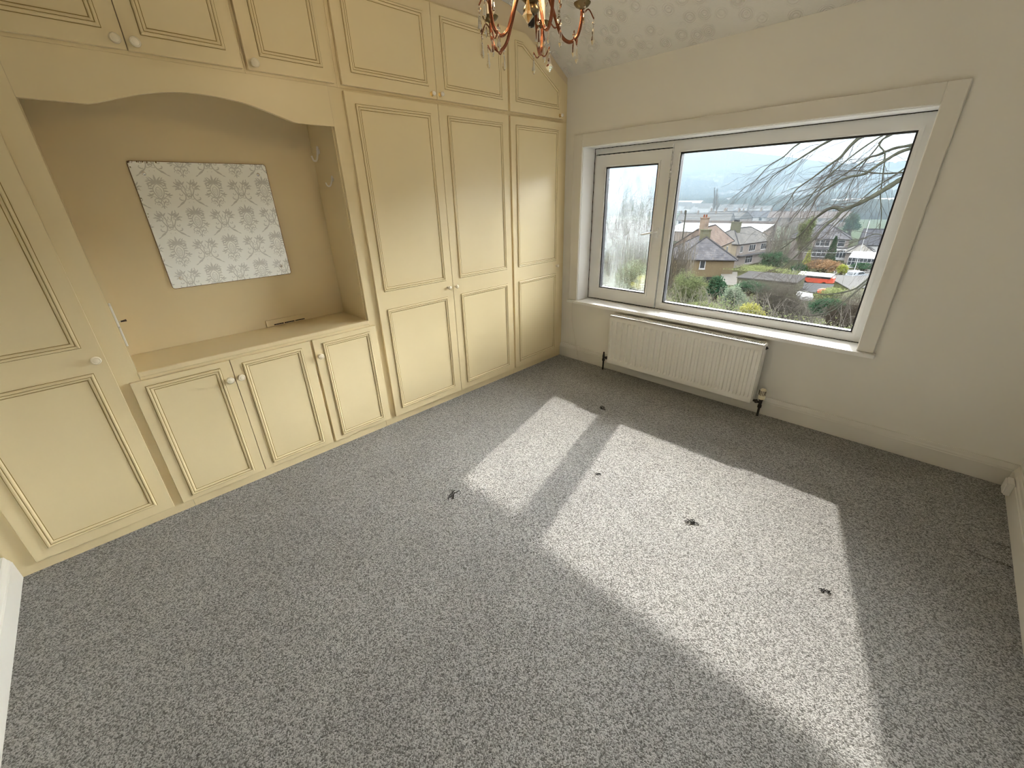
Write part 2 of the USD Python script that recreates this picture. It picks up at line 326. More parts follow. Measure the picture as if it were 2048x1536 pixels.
# carpet snags: little pulled loops and holes in the pile
rng = np.random.default_rng(5)
def snag(x, y, L, ang, n):
    ms = []; c, s = math.cos(ang), math.sin(ang)
    for i in range(n):
        a, b = rng.uniform(-.5, .5) * L, rng.normal() * L * .14; w = rng.uniform(.25, .6) * L; t = rng.normal() * .5
        P = [(a + w * (q - .5) * math.cos(t), b + w * (q - .5) * math.sin(t) + rng.normal() * .002, .0012 + .0035 * math.sin(PI * q)) for q in (0, .33, .66, 1)]
        ms.append(tube([(x + c * p[0] - s * p[1], y + s * p[0] + c * p[1], p[2]) for p in P], .0016, 5))
    return cat(ms)
for x, y, L, a, n in ((0.95, 1.637, .075, -.9, 12), (1.966, 2.323, .05, .6, 12), (2.506, 2.315, .035, .5, 10), (1.417, 2.334, .032, .4, 6), (0.99, 3.037, .07, -.55, 8)):
    obj('carpet_snag', snag(x, y, L, a, n), 'carpet_dark', '/World/floor')
for (x0, y0), (x1, y1), r in (((2.80, 2.995), (3.04, 2.985), .006), ((2.84, 3.12), (3.04, 3.13), .003)):
    P = smooth_path([(x0, y0, -.004), ((x0 * 2 + x1) / 3, y0 * .67 + y1 * .33 + .004, .0), ((x0 + 2 * x1) / 3, y0 * .33 + y1 * .67 - .004, .003), (x1, y1, .0035)], 5)
    obj('carpet_ruck', tube(P, np.linspace(r * .3, r, len(P)), 8), 'carpet', '/World/floor', smooth=True)

# ---------------------------------------------------------------- window
t1 = thing('trim_1', 'off-white painted window surround with flat boards and white reveals', 'window trim', kind='structure')
obj('architrave', rbox(0.092, 0.182, YW - .019, YW, .579, 1.912, .004), 'trim_paint', t1)
obj('architrave', rbox(2.261, 2.342, YW - .019, YW, .579, 1.912, .004), 'trim_paint', t1)
obj('architrave', rbox(0.182, 2.261, YW - .0188, YW, 1.822, 1.912, .003), 'trim_paint', t1)
obj('reveal', box(0.172, 0.184, YW - .002, 3.965, .57, 1.829), 'white_gloss', t1)
obj('reveal', box(2.259, 2.271, YW - .002, 3.965, .57, 1.829), 'white_gloss', t1)
obj('reveal', box(0.184, 2.259, YW - .002, 3.965, 1.8165, 1.829), 'white_gloss', t1)
sl = sg.Polygon([(0.088, 3.700), (2.353, 3.700), (2.353, YW), (2.259, YW), (2.259, 3.965), (0.184, 3.965), (0.184, YW), (0.088, YW)])
v, f = prism(sl.buffer(-.004).buffer(.004, 4), 'z', .556, .5785); v = np.array(v)
struct('window_sill', (v, f), 'sill_paint')

w1 = thing('window_1', 'white plastic window with a narrow misted casement left of a wide fixed pane', 'window', kind='structure')
Y0 = 3.905
outer = sg.box(0.1845, 0.579, 2.2585, 1.816)
fr = outer.difference(sg.box(0.198, 0.580, 0.872, 1.772)).difference(sg.box(0.925, 0.636, 2.200, 1.736))
obj('frame', prism(fr, 'y', Y0, 3.962), 'upvc', w1)
P = [(0.925, 0.636), (2.200, 0.636), (2.200, 1.736), (0.925, 1.736)]
at_y = lambda y: (lambda uv, h: np.stack([uv[:, 0], np.full(len(uv), y - h), uv[:, 1]], 1))
obj('glazing_bead', frame_sweep(inset(np.array(P), -.020), [(0, 0), (.0, .004), (.012, .0035), (.019, .001), (.021, -.004)], at_y(Y0)), 'upvc', w1)
def ring(x0, x1, z0, z1, w): return sg.box(x0, z0, x1, z1).difference(sg.box(x0 + w, z0 + w, x1 - w, z1 - w))
obj('gasket', prism(ring(0.925, 2.200, 0.636, 1.736, .009), 'y', Y0 + .004, 3.955), 'gasket', w1)
obj('perimeter_seal', cat([box(.1842, 2.2588, 3.9015, 3.906, 1.8125, 1.8163), box(.1842, .1872, 3.9015, 3.906, .5787, 1.8125), box(.1872, 2.2588, 3.9015, 3.906, .5787, .5822)]), 'dark_gap', w1)
obj('pane', box(0.931, 2.194, 3.940, 3.944, 0.642, 1.730), 'pane_glass', w1)
obj('seal', prism(ring(0.192, 0.878, 0.575, 1.778, .014), 'y', 3.935, 3.958), 'gasket', w1)
sash = sg.box(0.205, 0.588, 0.865, 1.764).difference(sg.box(0.308, 0.689, 0.769, 1.675))
s1 = obj('sash', prism(sash, 'y', 3.893, 3.950), 'upvc', w1)
P = [(0.308, 0.689), (0.769, 0.689), (0.769, 1.675), (0.308, 1.675)]
obj('glazing_bead', frame_sweep(inset(np.array(P), -.018), [(0, 0), (.0, .004), (.011, .0035), (.017, .001), (.019, -.004)], at_y(3.893)), 'upvc', s1)
obj('gasket', prism(ring(0.308, 0.769, 0.689, 1.675, .009), 'y', 3.898, 3.94), 'gasket', s1)
obj('pane', box(0.314, 0.763, 3.930, 3.934, 0.695, 1.669), 'misted_glass', s1, label='misted pane streaked with condensation')
hp = rbox(.808, .834, 3.879, 3.893, 1.143, 1.222, .004); lv = smooth_path([(.821, 3.880, 1.19), (.821, 3.858, 1.19), (.808, 3.848, 1.188), (.77, 3.845, 1.18), (.708, 3.846, 1.168)], 5)
obj('handle', cat([hp, tube(lv, np.r_[np.full(9, .009), np.linspace(.0085, .006, len(lv) - 9)], 8)]), 'upvc', s1, smooth=40)
# flaking seal by the sash
rg = np.random.default_rng(3); ms = []
for i in range(34):
    z = 1.79 - i * .009; ms.append(rbox(.866 + rg.uniform(-.002, .002), .872 + rg.uniform(-.001, .003), 3.894, 3.9045, z - .006, z + rg.uniform(-.001, .004), .001))
obj('flaking_seal', cat(ms[:26]), 'white_gloss', w1, label='flaking white sealant strip')

# thin cable from the sill corner down to the skirting
P = smooth_path([(.20, 3.87, .581), (.205, 3.80, .582), (.19, 3.715, .581), (.172, 3.695, .575), (.140, 3.715, .52), (.128, 3.735, .40), (.145, 3.738, .30), (.185, 3.736, .17), (.205, 3.724, .13), (.222, 3.720, .06), (.235, 3.718, .006)], 6)
obj('window_cable', tube(P, .0022, 6), 'cable_white', None, smooth=True, label='thin white cable hanging from the left end of the sill to the carpet', cat_='cable')

# ---------------------------------------------------------------- radiator
rd = thing('radiator', 'white ribbed panel radiator on the wall under the window', 'radiator', (1.211, 3.68, 0))
X0, X1, Z0, Z1, YF = .621, 1.801, .106, .535, 3.620
cx = .656 + np.arange(23) * ((1.764 - .656) / 22)
gx = [X0 + .003]
for c in cx: gx += [c - .0165, c - .0105, c, c + .0105, c + .0165]
gx = np.array(gx + [X1 - .003]); gz = np.array([Z0 + .002, .136, .140, .152, .160, .3, .472, .482, .492, .496, Z1 - .003])
def trap(v, a, b, c, d): return np.clip(np.minimum((v - a) / (b - a), (d - v) / (d - c)), 0, 1)
dx = np.max([trap(gx, c - .0166, c - .0105, c + .0105, c + .0166) for c in cx], 0); dz = trap(gz, .138, .158, .476, .494)
G = np.array([[(x, YF + .0085 * dx[i] * dz[j], z) for j, z in enumerate(gz)] for i, x in enumerate(gx)]).reshape(-1, 3); nz = len(gz)
F = np.array([(i * nz + j, (i + 1) * nz + j, (i + 1) * nz + j + 1, i * nz + j + 1) for i in range(len(gx) - 1) for j in range(nz - 1)])
edge = [rbox(X0 + .003, X1 - .003, YF + .0, YF + .016, Z0 - .001, Z0 + .004, .001), rbox(X0 + .003, X1 - .003, YF + .0, YF + .016, Z1 - .008, Z1 - .002, .001),
        rbox(X0 + .001, X0 + .006, YF + .0, YF + .016, Z0, Z1 - .004, .001), rbox(X1 - .006, X1 - .001, YF, YF + .016, Z0, Z1 - .004, .001)]
obj('front_panel', cat([(G, F)] + edge), 'radiator_white', rd, smooth=28)
obj('back_panel', rbox(X0 + .004, X1 - .004, 3.688, 3.702, Z0, Z1 - .006, .002), 'radiator_white', rd)
obj('convector_fins', cat([box(x, x + .0015, YF + .017, 3.687, Z0 + .03, Z1 - .03) for x in np.arange(X0 + .02, X1 - .02, .025)]), 'dark_gap', rd)
for xa in (X0 - .003, X1 - .004):
    sp = obj('side_cover', rbox(xa, xa + .007, YF + .014, 3.708, Z0 + .002, Z1 - .001, .002), 'radiator_white', rd)
    if xa > 1: 
        obj('bleed_port', lathe([(.0, 0), (.012, 0), (.012, .004), (.006, .005), (.005, .012), (0, .0125)], 12, 'x', (xa + .007, 3.685, Z1 - .035)), 'valve_metal', sp)
bars = [rbox(X0 - .002, X1 + .002, YF - .001, YF + .017, Z1 - .004, Z1 + .002, .0015), rbox(X0 - .002, X1 + .002, 3.690, 3.709, Z1 - .004, Z1 + .002, .0015)]
for x in np.arange(X0 + .004, X1, .0118): bars.append(box(x, x + .0058, YF + .015, 3.692, Z1 - .003, Z1 + .0005))
obj('top_grille', cat(bars), 'radiator_white', rd)
obj('lockshield_valve', cat([lathe([(.0075, 0), (.0075, .085), (.013, .087), (.013, .105), (.010, .107), (.011, .135), (.008, .150), (.0075, .165), (.003, .172), (0, .172)], 14, 'z', (.548, 3.680, .001)),
    tube([(.548, 3.68, .122), (.585, 3.68, .122), (.622, 3.68, .122)], .0085, 10), lathe([(.0, 0), (.014, 0), (.014, .014), (0, .014)], 6, 'x', (.572, 3.68, .122))]), 'valve_metal', rd, smooth=35)
tv = obj('radiator_valve', cat([lathe([(.0075, 0), (.0075, .065), (.013, .067), (.013, .085), (.010, .087), (.011, .120), (.014, .122), (.014, .136), (0, .136)], 14, 'z', (1.850, 3.680, .001)),
    tube([(1.850, 3.68, .105), (1.82, 3.68, .105), (1.795, 3.68, .112)], .0085, 10), lathe([(.0, 0), (.014, 0), (.014, .014), (0, .014)], 6, 'x', (1.815, 3.68, .107))]), 'valve_metal', rd, smooth=35)
hd = [lathe([(.0, .135), (.021, .135), (.0225, .140), (.0225, .175), (.020, .200), (.015, .210), (0, .212)], 18, 'z', (1.850, 3.680, 0))]
obj('thermostat_head', cat(hd), 'trv_plastic', tv, smooth=35)
obj('grip_slots', cat([box(1.850 + .0222 * math.cos(a) - .0015, 1.850 + .0222 * math.cos(a) + .0015, 3.680 + .0222 * math.sin(a) - .002, 3.680 + .0222 * math.sin(a) + .001, .166, .200) for a in np.arange(3.3, 6.2, .42)]), 'dark_gap', tv)

# small white junction box on the skirting in the corner by the papered wall
jb = thing('junction_box', 'small white cable box fixed to the skirting in the far right corner', 'junction box', (3.03, 3.60, 0.05))
obj('box_body', rbox(3.020, 3.043, 3.545, 3.625, .035, .105, .003), 'white_plastic', jb)
obj('box_lid', rbox(3.014, 3.021, 3.550, 3.620, .040, .100, .002), 'white_plastic', jb)
# ================================================================ fitted wardrobes along the left wall
BX = -0.352                                # back of the units
PROFILE = [(0, 0), (0, .0042), (.0028, .0082), (.0065, .0092), (.0098, .0078), (.0112, .0050), (.0128, .0046), (.0145, .0062), (.0185, .0060), (.0215, .0036), (.024, .0)]
on_door = lambda x: (lambda uv, h: np.stack([np.full(len(uv), x + h), uv[:, 0], uv[:, 1]], 1))
def strip(P, s0, s1, x, h):
    return frame_sweep(P, [(s0, h), (s1, h)], on_door(x))
def moulding(P, parent):
    P = np.array(P, float)
    k = obj('moulding', frame_sweep(P, PROFILE, on_door(.0199)), 'cream', parent)
    return k
def knob(y, z, parent, kind='cream'):
    if kind == 'cream':
        k = obj('knob', lathe([(.0, 0), (.0115, 0), (.0115, .003), (.0072, .006), (.0070, .011), (.0125, .0145), (.0168, .0185), (.0178, .0225), (.0165, .0265), (.0135, .0290), (.0125, .0282), (.0105, .0284), (.0085, .0300), (.004, .0312), (0, .0315)], 22, 'x', (.0205, y, z)), 'knob_cream', parent, smooth=40)
    elif kind == 'ball':
        k = obj('knob', lathe([(.0, 0), (.0085, 0), (.0085, .003), (.0055, .006), (.0055, .010), (.0090, .013), (.0125, .0175), (.0132, .0215), (.0118, .0258), (.0070, .0290), (0, .030)], 20, 'x', (.0205, y, z)), 'knob_cream', parent, smooth=40)
    else:
        k = obj('knob', lathe([(.0, 0), (.0125, 0), (.0125, .002), (.0085, .004), (.0060, .007), (.0060, .012), (.0085, .014), (.0085, .016), (0, .016)], 20, 'x', (.0205, y, z)), 'brass', parent, smooth=40, label='brass knob with a pale bead')
        p2 = parent  # the bead is its own sub-part beside the brass stem
        obj('knob_bead', lathe([(.0, .0), (.0085, .002), (.0120, .0075), (.0120, .0125), (.0085, .0175), (0, .0195)], 20, 'x', (.0355, y, z)), 'pale_bead', parent, smooth=True)
    return k
def door(parent, y0, y1, z0, z1, panels, knobs, kind='cream', poly=None, label=None):
    if poly is None:
        d = obj('door', rbox(.0006, .020, y0 + .0008, y1 - .0008, z0, z1, .0016), 'cream', parent, label=label)
    else:
        d = obj('door', prism(poly, 'x', .0006, .020), 'cream', parent, label=label)
    for P in panels:
        P = np.array(P if len(P) != 4 or np.ndim(P[0]) else [(P[0], P[2]), (P[1], P[2]), (P[1], P[3]), (P[0], P[3])], float)
        moulding(P, d)
        obj('antique_line', cat([strip(P, -.0022, .0004, .0201, .0006), strip(P, .0105, .0129, .0199, .0057), strip(P, .0232, .0260, .0201, .0006)]), 'antique_line', d)
    for y, z in knobs: knob(y, z, d, kind)
    return d

TB, TT, UB, UT = .055, 2.000, 2.025, 2.487
LO, UP = (.105, .823), (.940, 1.945)        # lower and upper panels of the tall doors
def unit(name, label, y0, y1, z0, z1, cat_='wardrobe', group=None, poly=None):
    t = thing(name, label, cat_, (-.17, (y0 + y1) / 2, z0), group)
    obj('carcass', rbox(BX, 0, y0, y1, z0, z1, .001) if poly is None else prism(poly, 'x', BX, 0), 'cream', t)
    return t
t = unit('tall_wardrobe', 'cream tall wardrobe with one panelled door, left of the arched alcove', -.0215, .6315, 0, 2.012)
door(t, .057, .555, TB, TT, [(.112, .496, *LO), (.112, .496, *UP)], [(.524, .881)])
t = unit('tall_wardrobe', 'cream double tall wardrobe with two panelled doors, right of the alcove', 1.775, 3.0668, 0, 2.012)
door(t, 1.848, 2.4475, TB, TT, [(1.905, 2.390, *LO), (1.905, 2.390, *UP)], [(2.404, .889)], 'ball')
door(t, 2.4485, 3.058, TB, TT, [(2.514, 2.998, *LO), (2.514, 2.998, *UP)], [(2.470, .887)], 'ball')
t = unit('tall_wardrobe', 'cream narrow tall wardrobe with one panelled door in the corner beside the window', 3.0672, YW - .001, 0, 2.012)
door(t, 3.077, 3.666, TB, TT, [(3.131, 3.618, *LO), (3.131, 3.618, *UP)], [(3.620, .892)], 'ball')

t = unit('overhead_cupboard', 'cream two-door overhead cupboard above the left half of the alcove arch', -.0215, 1.4005, 2.0125, 2.50, 'cupboard')
door(t, .590, .9935, UB, UT, [(.650, .934, 2.083, 2.430)], [(.963, 2.052)])
door(t, .9945, 1.391, UB, UT, [(1.051, 1.336, 2.083, 2.430)], [(1.022, 2.051)])
t = unit('overhead_cupboard', 'cream single-door overhead cupboard above the right end of the alcove arch', 1.401, 1.8285, 2.0125, 2.50, 'cupboard')
door(t, 1.411, 1.810, UB, UT, [(1.472, 1.758, 2.083, 2.430)], [(1.440, 2.050)])
t = unit('overhead_cupboard', 'cream two-door overhead cupboard with brass knobs above the double tall wardrobe', 1.829, 3.0668, 2.0125, 2.50, 'cupboard')
door(t, 1.848, 2.4475, UB, UT, [(1.907, 2.391, 2.085, 2.432)], [(2.409, 2.048)], 'brass')
door(t, 2.4485, 3.058, UB, UT, [(2.511, 3.003, 2.085, 2.436)], [(2.472, 2.052)], 'brass')
cp = [(3.0672, 2.0125), (YW - .001, 2.0125), (YW - .001, 2.262), (3.235, 2.50), (3.0672, 2.50)]
t = unit('overhead_cupboard', 'cream overhead cupboard with a corner cut off below the sloping ceiling', 3.0672, YW, 2.0125, 2.5, 'cupboard', poly=cp)
door(t, 3.077, 3.666, UB, UT, [[(3.136, 2.089), (3.620, 2.089), (3.620, 2.212), (3.214, 2.436), (3.136, 2.436)]], [(3.630, 2.047)], 'brass',
     poly=[(3.077, UB), (3.670, UB), (3.670, 2.277), (3.243, 2.491), (3.077, 2.491)])
fp = sg.Polygon([(-.0215, 2.501), (3.236, 2.501), (YW - .001, 2.263), (YW - .001, 2.309), (3.526, 2.4335), (3.361, 2.5335), (3.27, 2.5775), (3.177, 2.6095), (3.10, 2.6225), (3.05, 2.6275), (-.0215, 2.628)])
tf = thing('filler_panel', 'beige filler panel closing the gap between overhead cupboards and ceiling', 'panel', (-.17, 1.8, 2.50))
obj('panel', prism(fp, 'x', BX, -.002), 'filler_paint', tf)

# alcove between the tall units
va = [(.6318, 1.836), (.72, 1.836), (.79, 1.836)] + [tuple(p[:2]) for p in smooth_path([(.818, 1.836, 0), (.855, 1.845, 0), (.921, 1.866, 0), (.988, 1.885, 0), (1.057, 1.900, 0), (1.131, 1.909, 0), (1.20, 1.911, 0), (1.273, 1.907, 0), (1.363, 1.896, 0), (1.428, 1.880, 0), (1.51, 1.856, 0), (1.564, 1.839, 0), (1.585, 1.835, 0)], 4)] + [(1.62, 1.834), (1.7747, 1.834), (1.7747, 2.012), (.6318, 2.012)]
tv_ = thing('arched_valance', 'cream valance board with an arched lower edge over the alcove', 'valance', (-.01, 1.2, 1.83))
obj('board', prism(va, 'x', -.020, .0004), 'cream', tv_, smooth=20)
for y in (.6312, 1.7742): obj('joint_line', box(.0003, .0007, y, y + .0011, 1.84, 2.02), 'filler_paint', tv_)
al = thing('alcove_lining', 'cream painted back and sides of the alcove behind the mirror', 'alcove', (-.17, 1.2, .78))
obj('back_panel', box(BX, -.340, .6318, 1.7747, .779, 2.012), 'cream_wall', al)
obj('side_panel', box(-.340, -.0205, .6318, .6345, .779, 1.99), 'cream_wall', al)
obj('side_panel', box(-.340, -.0205, 1.768, 1.7747, .779, 1.99), 'cream', al)
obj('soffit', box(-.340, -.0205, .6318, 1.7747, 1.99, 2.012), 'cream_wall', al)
wt = thing('cabinet_worktop', 'cream gloss worktop shelf on the low cabinets in the alcove', 'worktop', (-.17, 1.2, .755))
obj('top', rbox(-.340, .006, .6322, 1.7743, .7545, .779, .003), 'cream', wt)
t = unit('low_cabinet', 'cream low cabinet with three panelled doors under the alcove worktop', .6322, 1.7743, 0, .754, 'cabinet')
for y0, y1, P, kn in ((.590, .9865, (.638, .936), .961), (.9875, 1.393, (1.037, 1.339), 1.012), (1.406, 1.806, (1.459, 1.760), 1.429)):
    door(t, y0, y1, TB, .741, [(P[0], P[1], .081, .711)], [(kn, .642)])

# mirror on the alcove back, four screws
mr = thing('wall_mirror', 'square frameless mirror screwed to the alcove back reflecting damask wallpaper', 'mirror', (-.336, 1.195, 1.37))
mp = sg.box(.900, 1.076, 1.491, 1.669).buffer(-.012).buffer(.012, 6)
obj('glass', prism(mp, 'x', -.3345, -.3322), 'mirror_silver', mr)
obj('worn_edge', cat([prism(mp.buffer(.0012).difference(mp.buffer(-.0012)), 'x', -.3395, -.3321)]), 'mirror_edge', mr)
rg = np.random.default_rng(11); sp = []
for i in range(26):
    e = rg.integers(0, 2); q = rg.uniform(0, 1) ** 2
    y, z = ((.9015 + abs(rg.normal()) * .004, 1.665 - q * .25) if e else (.902 + q * .16, 1.6675 - abs(rg.normal()) * .003))
    sp.append(prism(sg.Point(y, z).buffer(rg.uniform(.0012, .0035), 2), 'x', -.3323, -.3320))
obj('tarnish', cat(sp), 'mirror_edge', mr, kind='stuff')
for y, z in ((.949, 1.616), (1.444, 1.618), (.948, 1.125), (1.443, 1.127)):
    obj('screw', lathe([(.0, 0), (.0085, 0), (.0085, .0015), (.006, .0035), (0, .0042)], 16, 'x', (-.3322, y, z)), 'chrome', mr, smooth=40)
# vent on the back panel
vt = thing('alcove_vent', 'white slotted vent plate low on the alcove back above the worktop', 'vent', (-.338, 1.41, .78))
obj('plate', rbox(-.3398, -.333, 1.280, 1.545, .7795, .821, .002), 'cream_wall', vt)
for y0, y1 in ((1.322, 1.378), (1.383, 1.442), (1.447, 1.505)): obj('slot', box(-.3332, -.3326, y0, y1, .785, .7915), 'dark_gap', vt)
# hooks on the right side panel
def hook(x, z, s, label):
    h = thing('wall_hook', label, 'hook', (x, 1.7675, z), 'white hooks in the alcove')
    obj('back_plate', cat([lathe([(0, 0), (.011 * s, 0), (.011 * s, .002), (.008 * s, .0035), (0, .004)], 16, '-y', (x, 1.7678, z + .012 * s))]), 'hook_plastic', h, smooth=40)
    P = smooth_path([(x, 1.765, z + .030 * s), (x + .001, 1.757, z), (x + .001, 1.745, z - .022 * s), (x, 1.730, z - .024 * s), (x - .002, 1.722, z - .006 * s)], 5)
    obj('hook_arm', tube(P, np.linspace(.0050, .0035, len(P)) * s, 8), 'hook_plastic', h, smooth=True)
hook(-.243, 1.722, 1.35, 'upper white plastic hook on the alcove side wall, further back')
hook(-.120, 1.577, .95, 'lower small white plastic hook on the alcove side wall, nearer the front')
# socket plates on the left side panel, seen edge on
for z0, z1, lab in ((.984, 1.080, 'upper white socket plate with a brown plug pin on the alcove left side'), (.892, .980, 'lower white socket plate on the alcove left side')):
    s = thing('socket_plate', lab, 'socket', (-.1, .638, z0))
    obj('plate', rbox(-.135, -.055, .6346, .6425, z0, z1, .002), 'white_plastic', s)
    if z0 > .95: 
        obj('pin', tube([(-.095, .6424, .998), (-.095, .652, .999)], .0022, 8), 'chrome', s)
        obj('pin_cap', tube([(-.095, .651, .999), (-.095, .672, 1.001)], [.0035, .005], 10), 'brown_plastic', s)
# ================================================================ chandelier
CX, CY, CZ = 1.3045, 1.8996, 2.030
ch = thing('chandelier', 'small copper chandelier with glass drops hanging from the ceiling', 'chandelier', (CX, CY, CZ))
C0 = np.array([CX, CY, CZ])
obj('ceiling_rose', lathe([(0, 0), (.055, 0), (.055, -.006), (.040, -.022), (.012, -.030), (0, -.030)], 24, 'z', (CX, CY, 2.6295)), 'copper', ch, smooth=40)
links = []
for k in range(16):
    z = 2.36 + k * .0155; a = np.linspace(0, 2 * PI, 11)
    P = np.stack([.006 * np.cos(a), 0 * a, .010 * np.sin(a)], 1); P = P if k % 2 else P[:, [1, 0, 2]]
    links.append(tube(P + [CX, CY, z], .0013, 5, caps=False))
obj('chain', cat(links), 'copper', ch, smooth=True)
obj('column', lathe([(0, .33), (.008, .33), (.010, .30), (.022, .285), (.024, .26), (.010, .245), (.009, .19), (.026, .175), (.030, .150), (.018, .125), (.012, .10), (.012, .06), (0, .06)], 20, 'z', C0), 'copper', ch, smooth=40)
hb = obj('hub', lathe([(0, .075), (.014, .075), (.024, .062), (.034, .050), (.038, .036), (.034, .020), (.022, .010), (.018, .004), (.025, -.004), (.026, -.012), (.018, -.020), (0, -.022)], 22, 'z', C0), 'dark_brass', ch, smooth=40)
obj('finial', lathe([(0, -.020), (.0105, -.022), (.0115, -.032), (.0115, -.046), (.009, -.053), (0, -.056)], 16, 'z', C0), 'black_knob', hb, smooth=40)
def drop(p, s=1.0, kind='long'):
    """A short string: octagon bead, link, and a faceted drop hanging at p."""
    x, y, z = p; ms = [lathe([(0, 0), (.0045 * s, -.003 * s), (.0045 * s, -.007 * s), (0, -.010 * s)], 6, 'z', (x, y, z - .004))]
    if kind == 'long': ms.append(lathe([(0, 0), (.0028 * s, -.004 * s), (.0042 * s, -.020 * s), (.0058 * s, -.030 * s), (.0030 * s, -.037 * s), (0, -.040 * s)], 6, 'z', (x, y, z - .018 * s)))
    else: ms.append(lathe([(0, 0), (.0022 * s, -.006 * s), (.0065 * s, -.026 * s), (.0125 * s, -.033 * s), (.006 * s, -.040 * s), (0, -.046 * s)], 6, 'z', (x, y, z - .016 * s)))
    wire = tube([(x, y, z + .002), (x, y, z - .018 * s)], .0006, 4)
    return cat(ms), wire
for k in range(5):
    a = math.radians(119 + 72 * k); d = np.array([math.cos(a), math.sin(a), 0]); sd = np.array([-math.sin(a), math.cos(a), 0])
    at_ = lambda r, z, s=0.0: C0 + d * r + sd * s + [0, 0, z]
    R = .165
    P = smooth_path([at_(.020, .060), at_(.050, .035), at_(.078, -.030), at_(.100, -.078), at_(.128, -.095), at_(.153, -.078), at_(.164, -.040), at_(R, -.008)], 6)
    arm = obj('arm', tube(P, .0052, 10), 'copper', ch, smooth=True)
    P2 = smooth_path([at_(.020, .100), at_(.060, .140), at_(.095, .120), at_(.105, .075), at_(.085, .040), at_(.062, .052)], 6)
    obj('scroll', tube(P2, .0032, 8), 'copper', arm, smooth=True)
    obj('drip_pan', lathe([(0, -.010), (.006, -.012), (.010, -.008), (.020, -.004), (.0265, .003), (.0275, .0055), (.025, .0055), (.012, .001), (0, .001)], 22, 'z', at_(R, 0)), 'dark_brass', arm, smooth=40)
    cd = obj('candle_tube', lathe([(0, .001), (.0105, .001), (.0105, .075), (.0085, .078), (0, .078)], 16, 'z', at_(R, 0)), 'candle_cream', arm, smooth=40)
    obj('bulb', lathe([(0, .078), (.007, .079), (.0125, .092), (.0145, .108), (.011, .128), (.004, .148), (0, .154)], 14, 'z', at_(R, 0)), 'bulb_glass', arm, smooth=True)
    for s, r0, z0, r1, z1, kd, sc in ((.030, .148, -.085, .158, -.080, 'long', 1.15), (-.034, .140, -.092, .136, -.075, 'fat' if k == 0 else 'long', 1.2), (0.0, .166, -.030, .205, -.035, 'long', 1.2)):
        p1 = at_(r1, z1, s); mid = (at_(r0, z0, 0) + p1) / 2 + (np.array([0, 0, -.016]) if s else np.array([0, 0, .022]))
        obj('hook', tube(smooth_path([at_(r0, z0, 0), mid, p1], 5), .0020, 6), 'copper', arm, smooth=True)
        g, w = drop(p1, sc, kd); obj('glass_drop', g, 'crystal', arm); obj('drop_wire', w, 'copper', arm)
    for s2 in (-1, 1):
        p1 = at_(R + .004, -.002, s2 * .023); g, w = drop(p1, .95); obj('glass_drop', g, 'crystal', arm); obj('drop_wire', w, 'copper', arm)
g, w = drop(C0 + [.055, -.075, .02], 1.5, 'fat')
obj('amber_drop', g, 'amber_drop', ch, label='amber glass drop'); obj('amber_wire', w, 'copper', ch)
# ================================================================ outside: the valley seen through the window
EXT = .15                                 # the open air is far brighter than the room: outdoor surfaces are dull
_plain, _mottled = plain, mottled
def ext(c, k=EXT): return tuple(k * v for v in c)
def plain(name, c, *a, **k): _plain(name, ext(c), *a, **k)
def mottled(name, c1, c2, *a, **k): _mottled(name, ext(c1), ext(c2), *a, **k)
AX = np.array([[0.70619, 0.70758, -0.02503], [0.27802, -0.30963, -0.9093], [-0.65116, 0.63518, -0.41538]])
def W(u, v, Y):
    """The point at distance Y along the y axis that a photograph pixel (2048 wide) shows."""
    d = AX.T @ [(u - 1024) / 820.094, (v - 768) / 820.094, 1.0]
    return np.array(EYE) + d * (Y - EYE[1]) / d[1]
def px(p): return float(AX[2] @ (np.asarray(p) - EYE)) / 820.094        # metres per pixel at p

_ty = [3.9, 10, 18, 26, 40, 60, 88, 108, 130, 150, 200, 450, 700, 900, 1050, 1500]
_tz = [-3.2, -3.4, -4.0, -5.4, -8.6, -11.8, -13.8, -15.4, -17.4, -16.8, -17.6, -18.2, -17.5, -12.0, 1.0, 50.0]
def ground(x, y):
    x, y = np.asarray(x, float), np.asarray(y, float)
    z = np.interp(y, _ty, _tz)
    w = np.clip((y - 40) / 40, 0, 1) * np.clip((400 - y) / 250, 0, 1)
    z = z - w * np.clip(.07 * (-x - 17), -2, 2.0)
    crest = 2600 * np.interp(x / np.maximum(y, 1), [-1.2, -.46, -.375, -.289, -.236, -.156, -.086, .1, .9], [.080, .0835, .0755, .0600, .050, .034, .022, .016, .03])
    far = np.clip((y - 1500) / 1100, 0, 1)
    z = np.where(y > 1500, 50 + (crest - 50) * (3 * far ** 2 - 2 * far ** 3) * 1.0, z)
    z = np.where(y > 2600, crest - (y - 2600) * .05, z)
    return z
ys = np.r_[np.linspace(4.06, 40, 40), np.linspace(42, 200, 50), np.linspace(210, 1000, 40), np.linspace(1020, 3200, 56)]
ss = np.linspace(-1.6, 1.0, 90)
V = np.array([[(s * (y + 25), y, float(ground(s * (y + 25), y))) for s in ss] for y in ys])
nz_ = meshkit.fbm(V.reshape(-1, 3) * [.05, .05, 0] , 4, 3).reshape(V.shape[:2])
V[..., 2] += (nz_ - .5) * np.interp(V[..., 1], [4, 20, 60, 200, 1000, 3000], [.05, .5, .15, .5, 8, 26])
n = len(ss); F = np.array([(i * n + j, i * n + j + 1, (i + 1) * n + j + 1, (i + 1) * n + j) for i in range(len(ys) - 1) for j in range(n - 1)])
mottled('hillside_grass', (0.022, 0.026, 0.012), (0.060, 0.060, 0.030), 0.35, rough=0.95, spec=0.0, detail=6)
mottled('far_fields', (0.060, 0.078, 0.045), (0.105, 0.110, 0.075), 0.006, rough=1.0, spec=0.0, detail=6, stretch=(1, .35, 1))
k = 92
